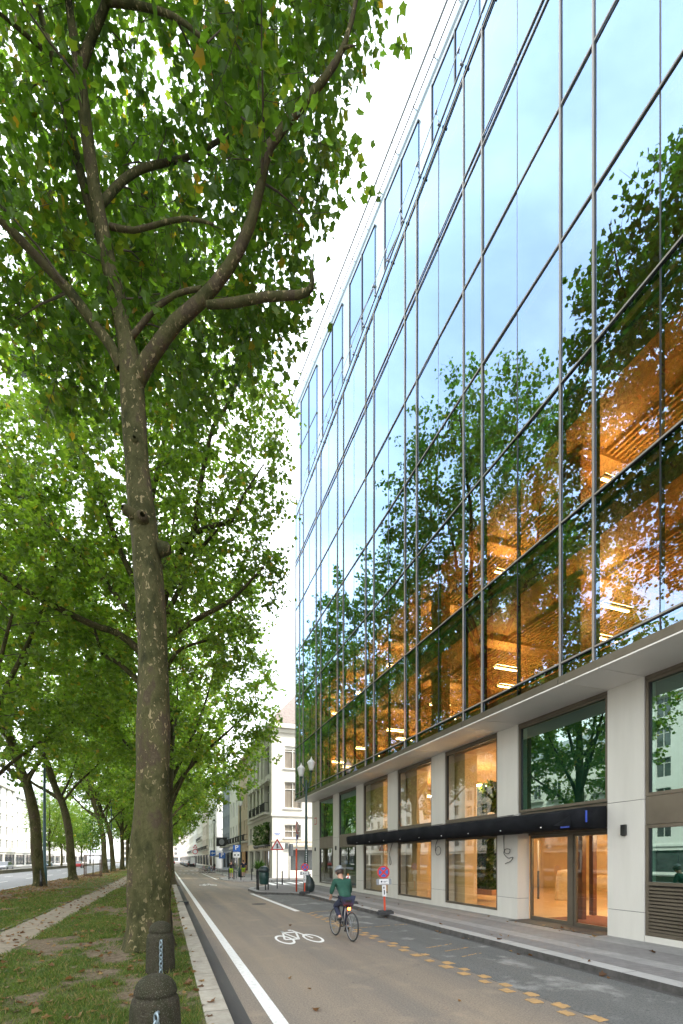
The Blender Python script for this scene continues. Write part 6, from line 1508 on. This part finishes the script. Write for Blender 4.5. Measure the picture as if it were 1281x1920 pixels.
    if helmet:
        b = MB(); b.lathe([(.118, .03), (.126, .05), (.120, .1), (.09, .15), (.03, .172)], 18, 0, tuple(hd - fw * .008 + up * .01), True, Mx @ Matrix.Diagonal((.92, 1.2, 1))); b.build('helmet', M[helmet], t)
    cs = [[(tuple(np.array(pel) + (np.array(pel) - np.array(chest)) * .12), (.17, .13)), (lerp(pel, chest, .2), (.168, .128)), (lerp(pel, chest, .5), (.160, .118)), (chest, (.178, .130)), (lerp(chest, neck, .62), (.10, .085))]]
    for s_ in ('l', 'r'):
        sh, el, wr = J['sh' + s_], J['el' + s_], J['wr' + s_]; cs.append([(chest, (.178, .13)), (sh, (.082, .082)), (el, (.060, .060)), (lerp(el, wr, .88 if J.get('sleeve', 1) else .0), (.043, .043))] if J.get('sleeve', 1) else [(chest, (.178, .13)), (sh, (.082, .082)), (lerp(sh, el, .75), (.066, .066))])
    V, E_, Rr = chain(*cs); skin('jacket', V, E_, Rr, M[top], t)
    lowp = tuple(np.array(pel) + np.array([0, 0, -.02])); cs = []
    for s_ in ('l', 'r'):
        hp, kn, an = J['hp' + s_], J['kn' + s_], J['an' + s_]; ex = J.get('short')
        cs.append([(lowp, (.165, .13)), (hp, (.108, .108)), (lerp(hp, kn, .5), (.094, .094)), (kn, (.078, .078))] + ([] if ex else [(lerp(kn, an, .9), (.055, .055))]))
    V, E_, Rr = chain(*cs); skin('trousers', V, E_, Rr, M[trousers], t)
    for s_ in ('l', 'r'):
        an, toe = np.array(J['an' + s_]), np.array(J['toe' + s_]); hl = an + (an - toe) * .35; hl[2] = toe[2]
        V, E_, Rr = chain([(tuple(an + np.array([0, 0, .03])), (.048, .048)), (tuple(an + np.array([0, 0, -.03])), (.05, .05)), (tuple(toe), (.046, .036))], [(tuple(an + np.array([0, 0, -.03])), (.05, .05)), (tuple(hl), (.04, .036))]); skin('shoe', V, E_, Rr, M[shoe], t)
    return t
ST = dict(pel=(0, 0, .95), chest=(0, .01, 1.28), neck=(0, .0, 1.47), head=(0, .03, 1.61), shl=(-.19, 0, 1.40), shr=(.19, 0, 1.40), ell=(-.25, -.02, 1.13), elr=(.25, -.02, 1.13), wrl=(-.24, .10, .90), wrr=(.24, .10, .90),
          hpl=(-.09, 0, .88), hpr=(.09, 0, .88), knl=(-.10, .03, .50), knr=(.10, .03, .50), anl=(-.11, -.01, .09), anr=(.11, -.01, .09), toel=(-.13, .15, .035), toer=(.13, .15, .035), sleeve=1)
A1 = dict(ST); A1.update(ell=(-.30, .12, 1.18), wrl=(-.26, .36, 1.22), short=1, knl=(-.10, .12, .5), anl=(-.10, .22, .1), toel=(-.11, .38, .045))
person('person in black top and lime green shorts standing by the dark awning', (5.85, 46.6, .116), R(-8), A1, 'cloth_black', 'cloth_lime', shoe='cloth_navy')
A2 = dict(ST); A2.update(short=1, knr=(.10, .14, .5), anr=(.11, .05, .1), toer=(.12, .2, .035), elr=(.30, -.08, 1.14), wrr=(.33, .02, .92), sleeve=0)
person('person in navy top and lime green shorts walking past the plywood shopfront', (7.35, 49.0, .116), R(15), A2, 'cloth_navy', 'cloth_lime', shoe='cloth_navy')
bk = bicycle('grey city bicycle with lit red rear light ridden past the office block', M['grey_metal'], (4.18, 11.35, .006), R(4), light=True)
RD = dict(pel=(0, -.16, 1.02), chest=(0, .07, 1.33), neck=(0, .17, 1.50), head=(0, .24, 1.63), look=(0, 1, -.1), shl=(-.19, .10, 1.43), shr=(.19, .10, 1.43), ell=(-.26, .14, 1.17), elr=(.26, .14, 1.17), wrl=(-.25, .20, 1.085), wrr=(.25, .20, 1.085),
          hpl=(-.09, -.14, .97), hpr=(.09, -.14, .97), knl=(-.12, .22, .80), knr=(.12, .18, .58), anl=(-.12, -.08, .53), anr=(.12, .03, .265), toel=(-.13, .04, .475), toer=(.13, .15, .21), sleeve=1)
person('cyclist in green jacket and navy trousers riding away along the tan road', (4.18, 11.35, .006), R(4), RD, 'cloth_green', 'cloth_navy', helmet='grey_metal', hand_curl=.85)
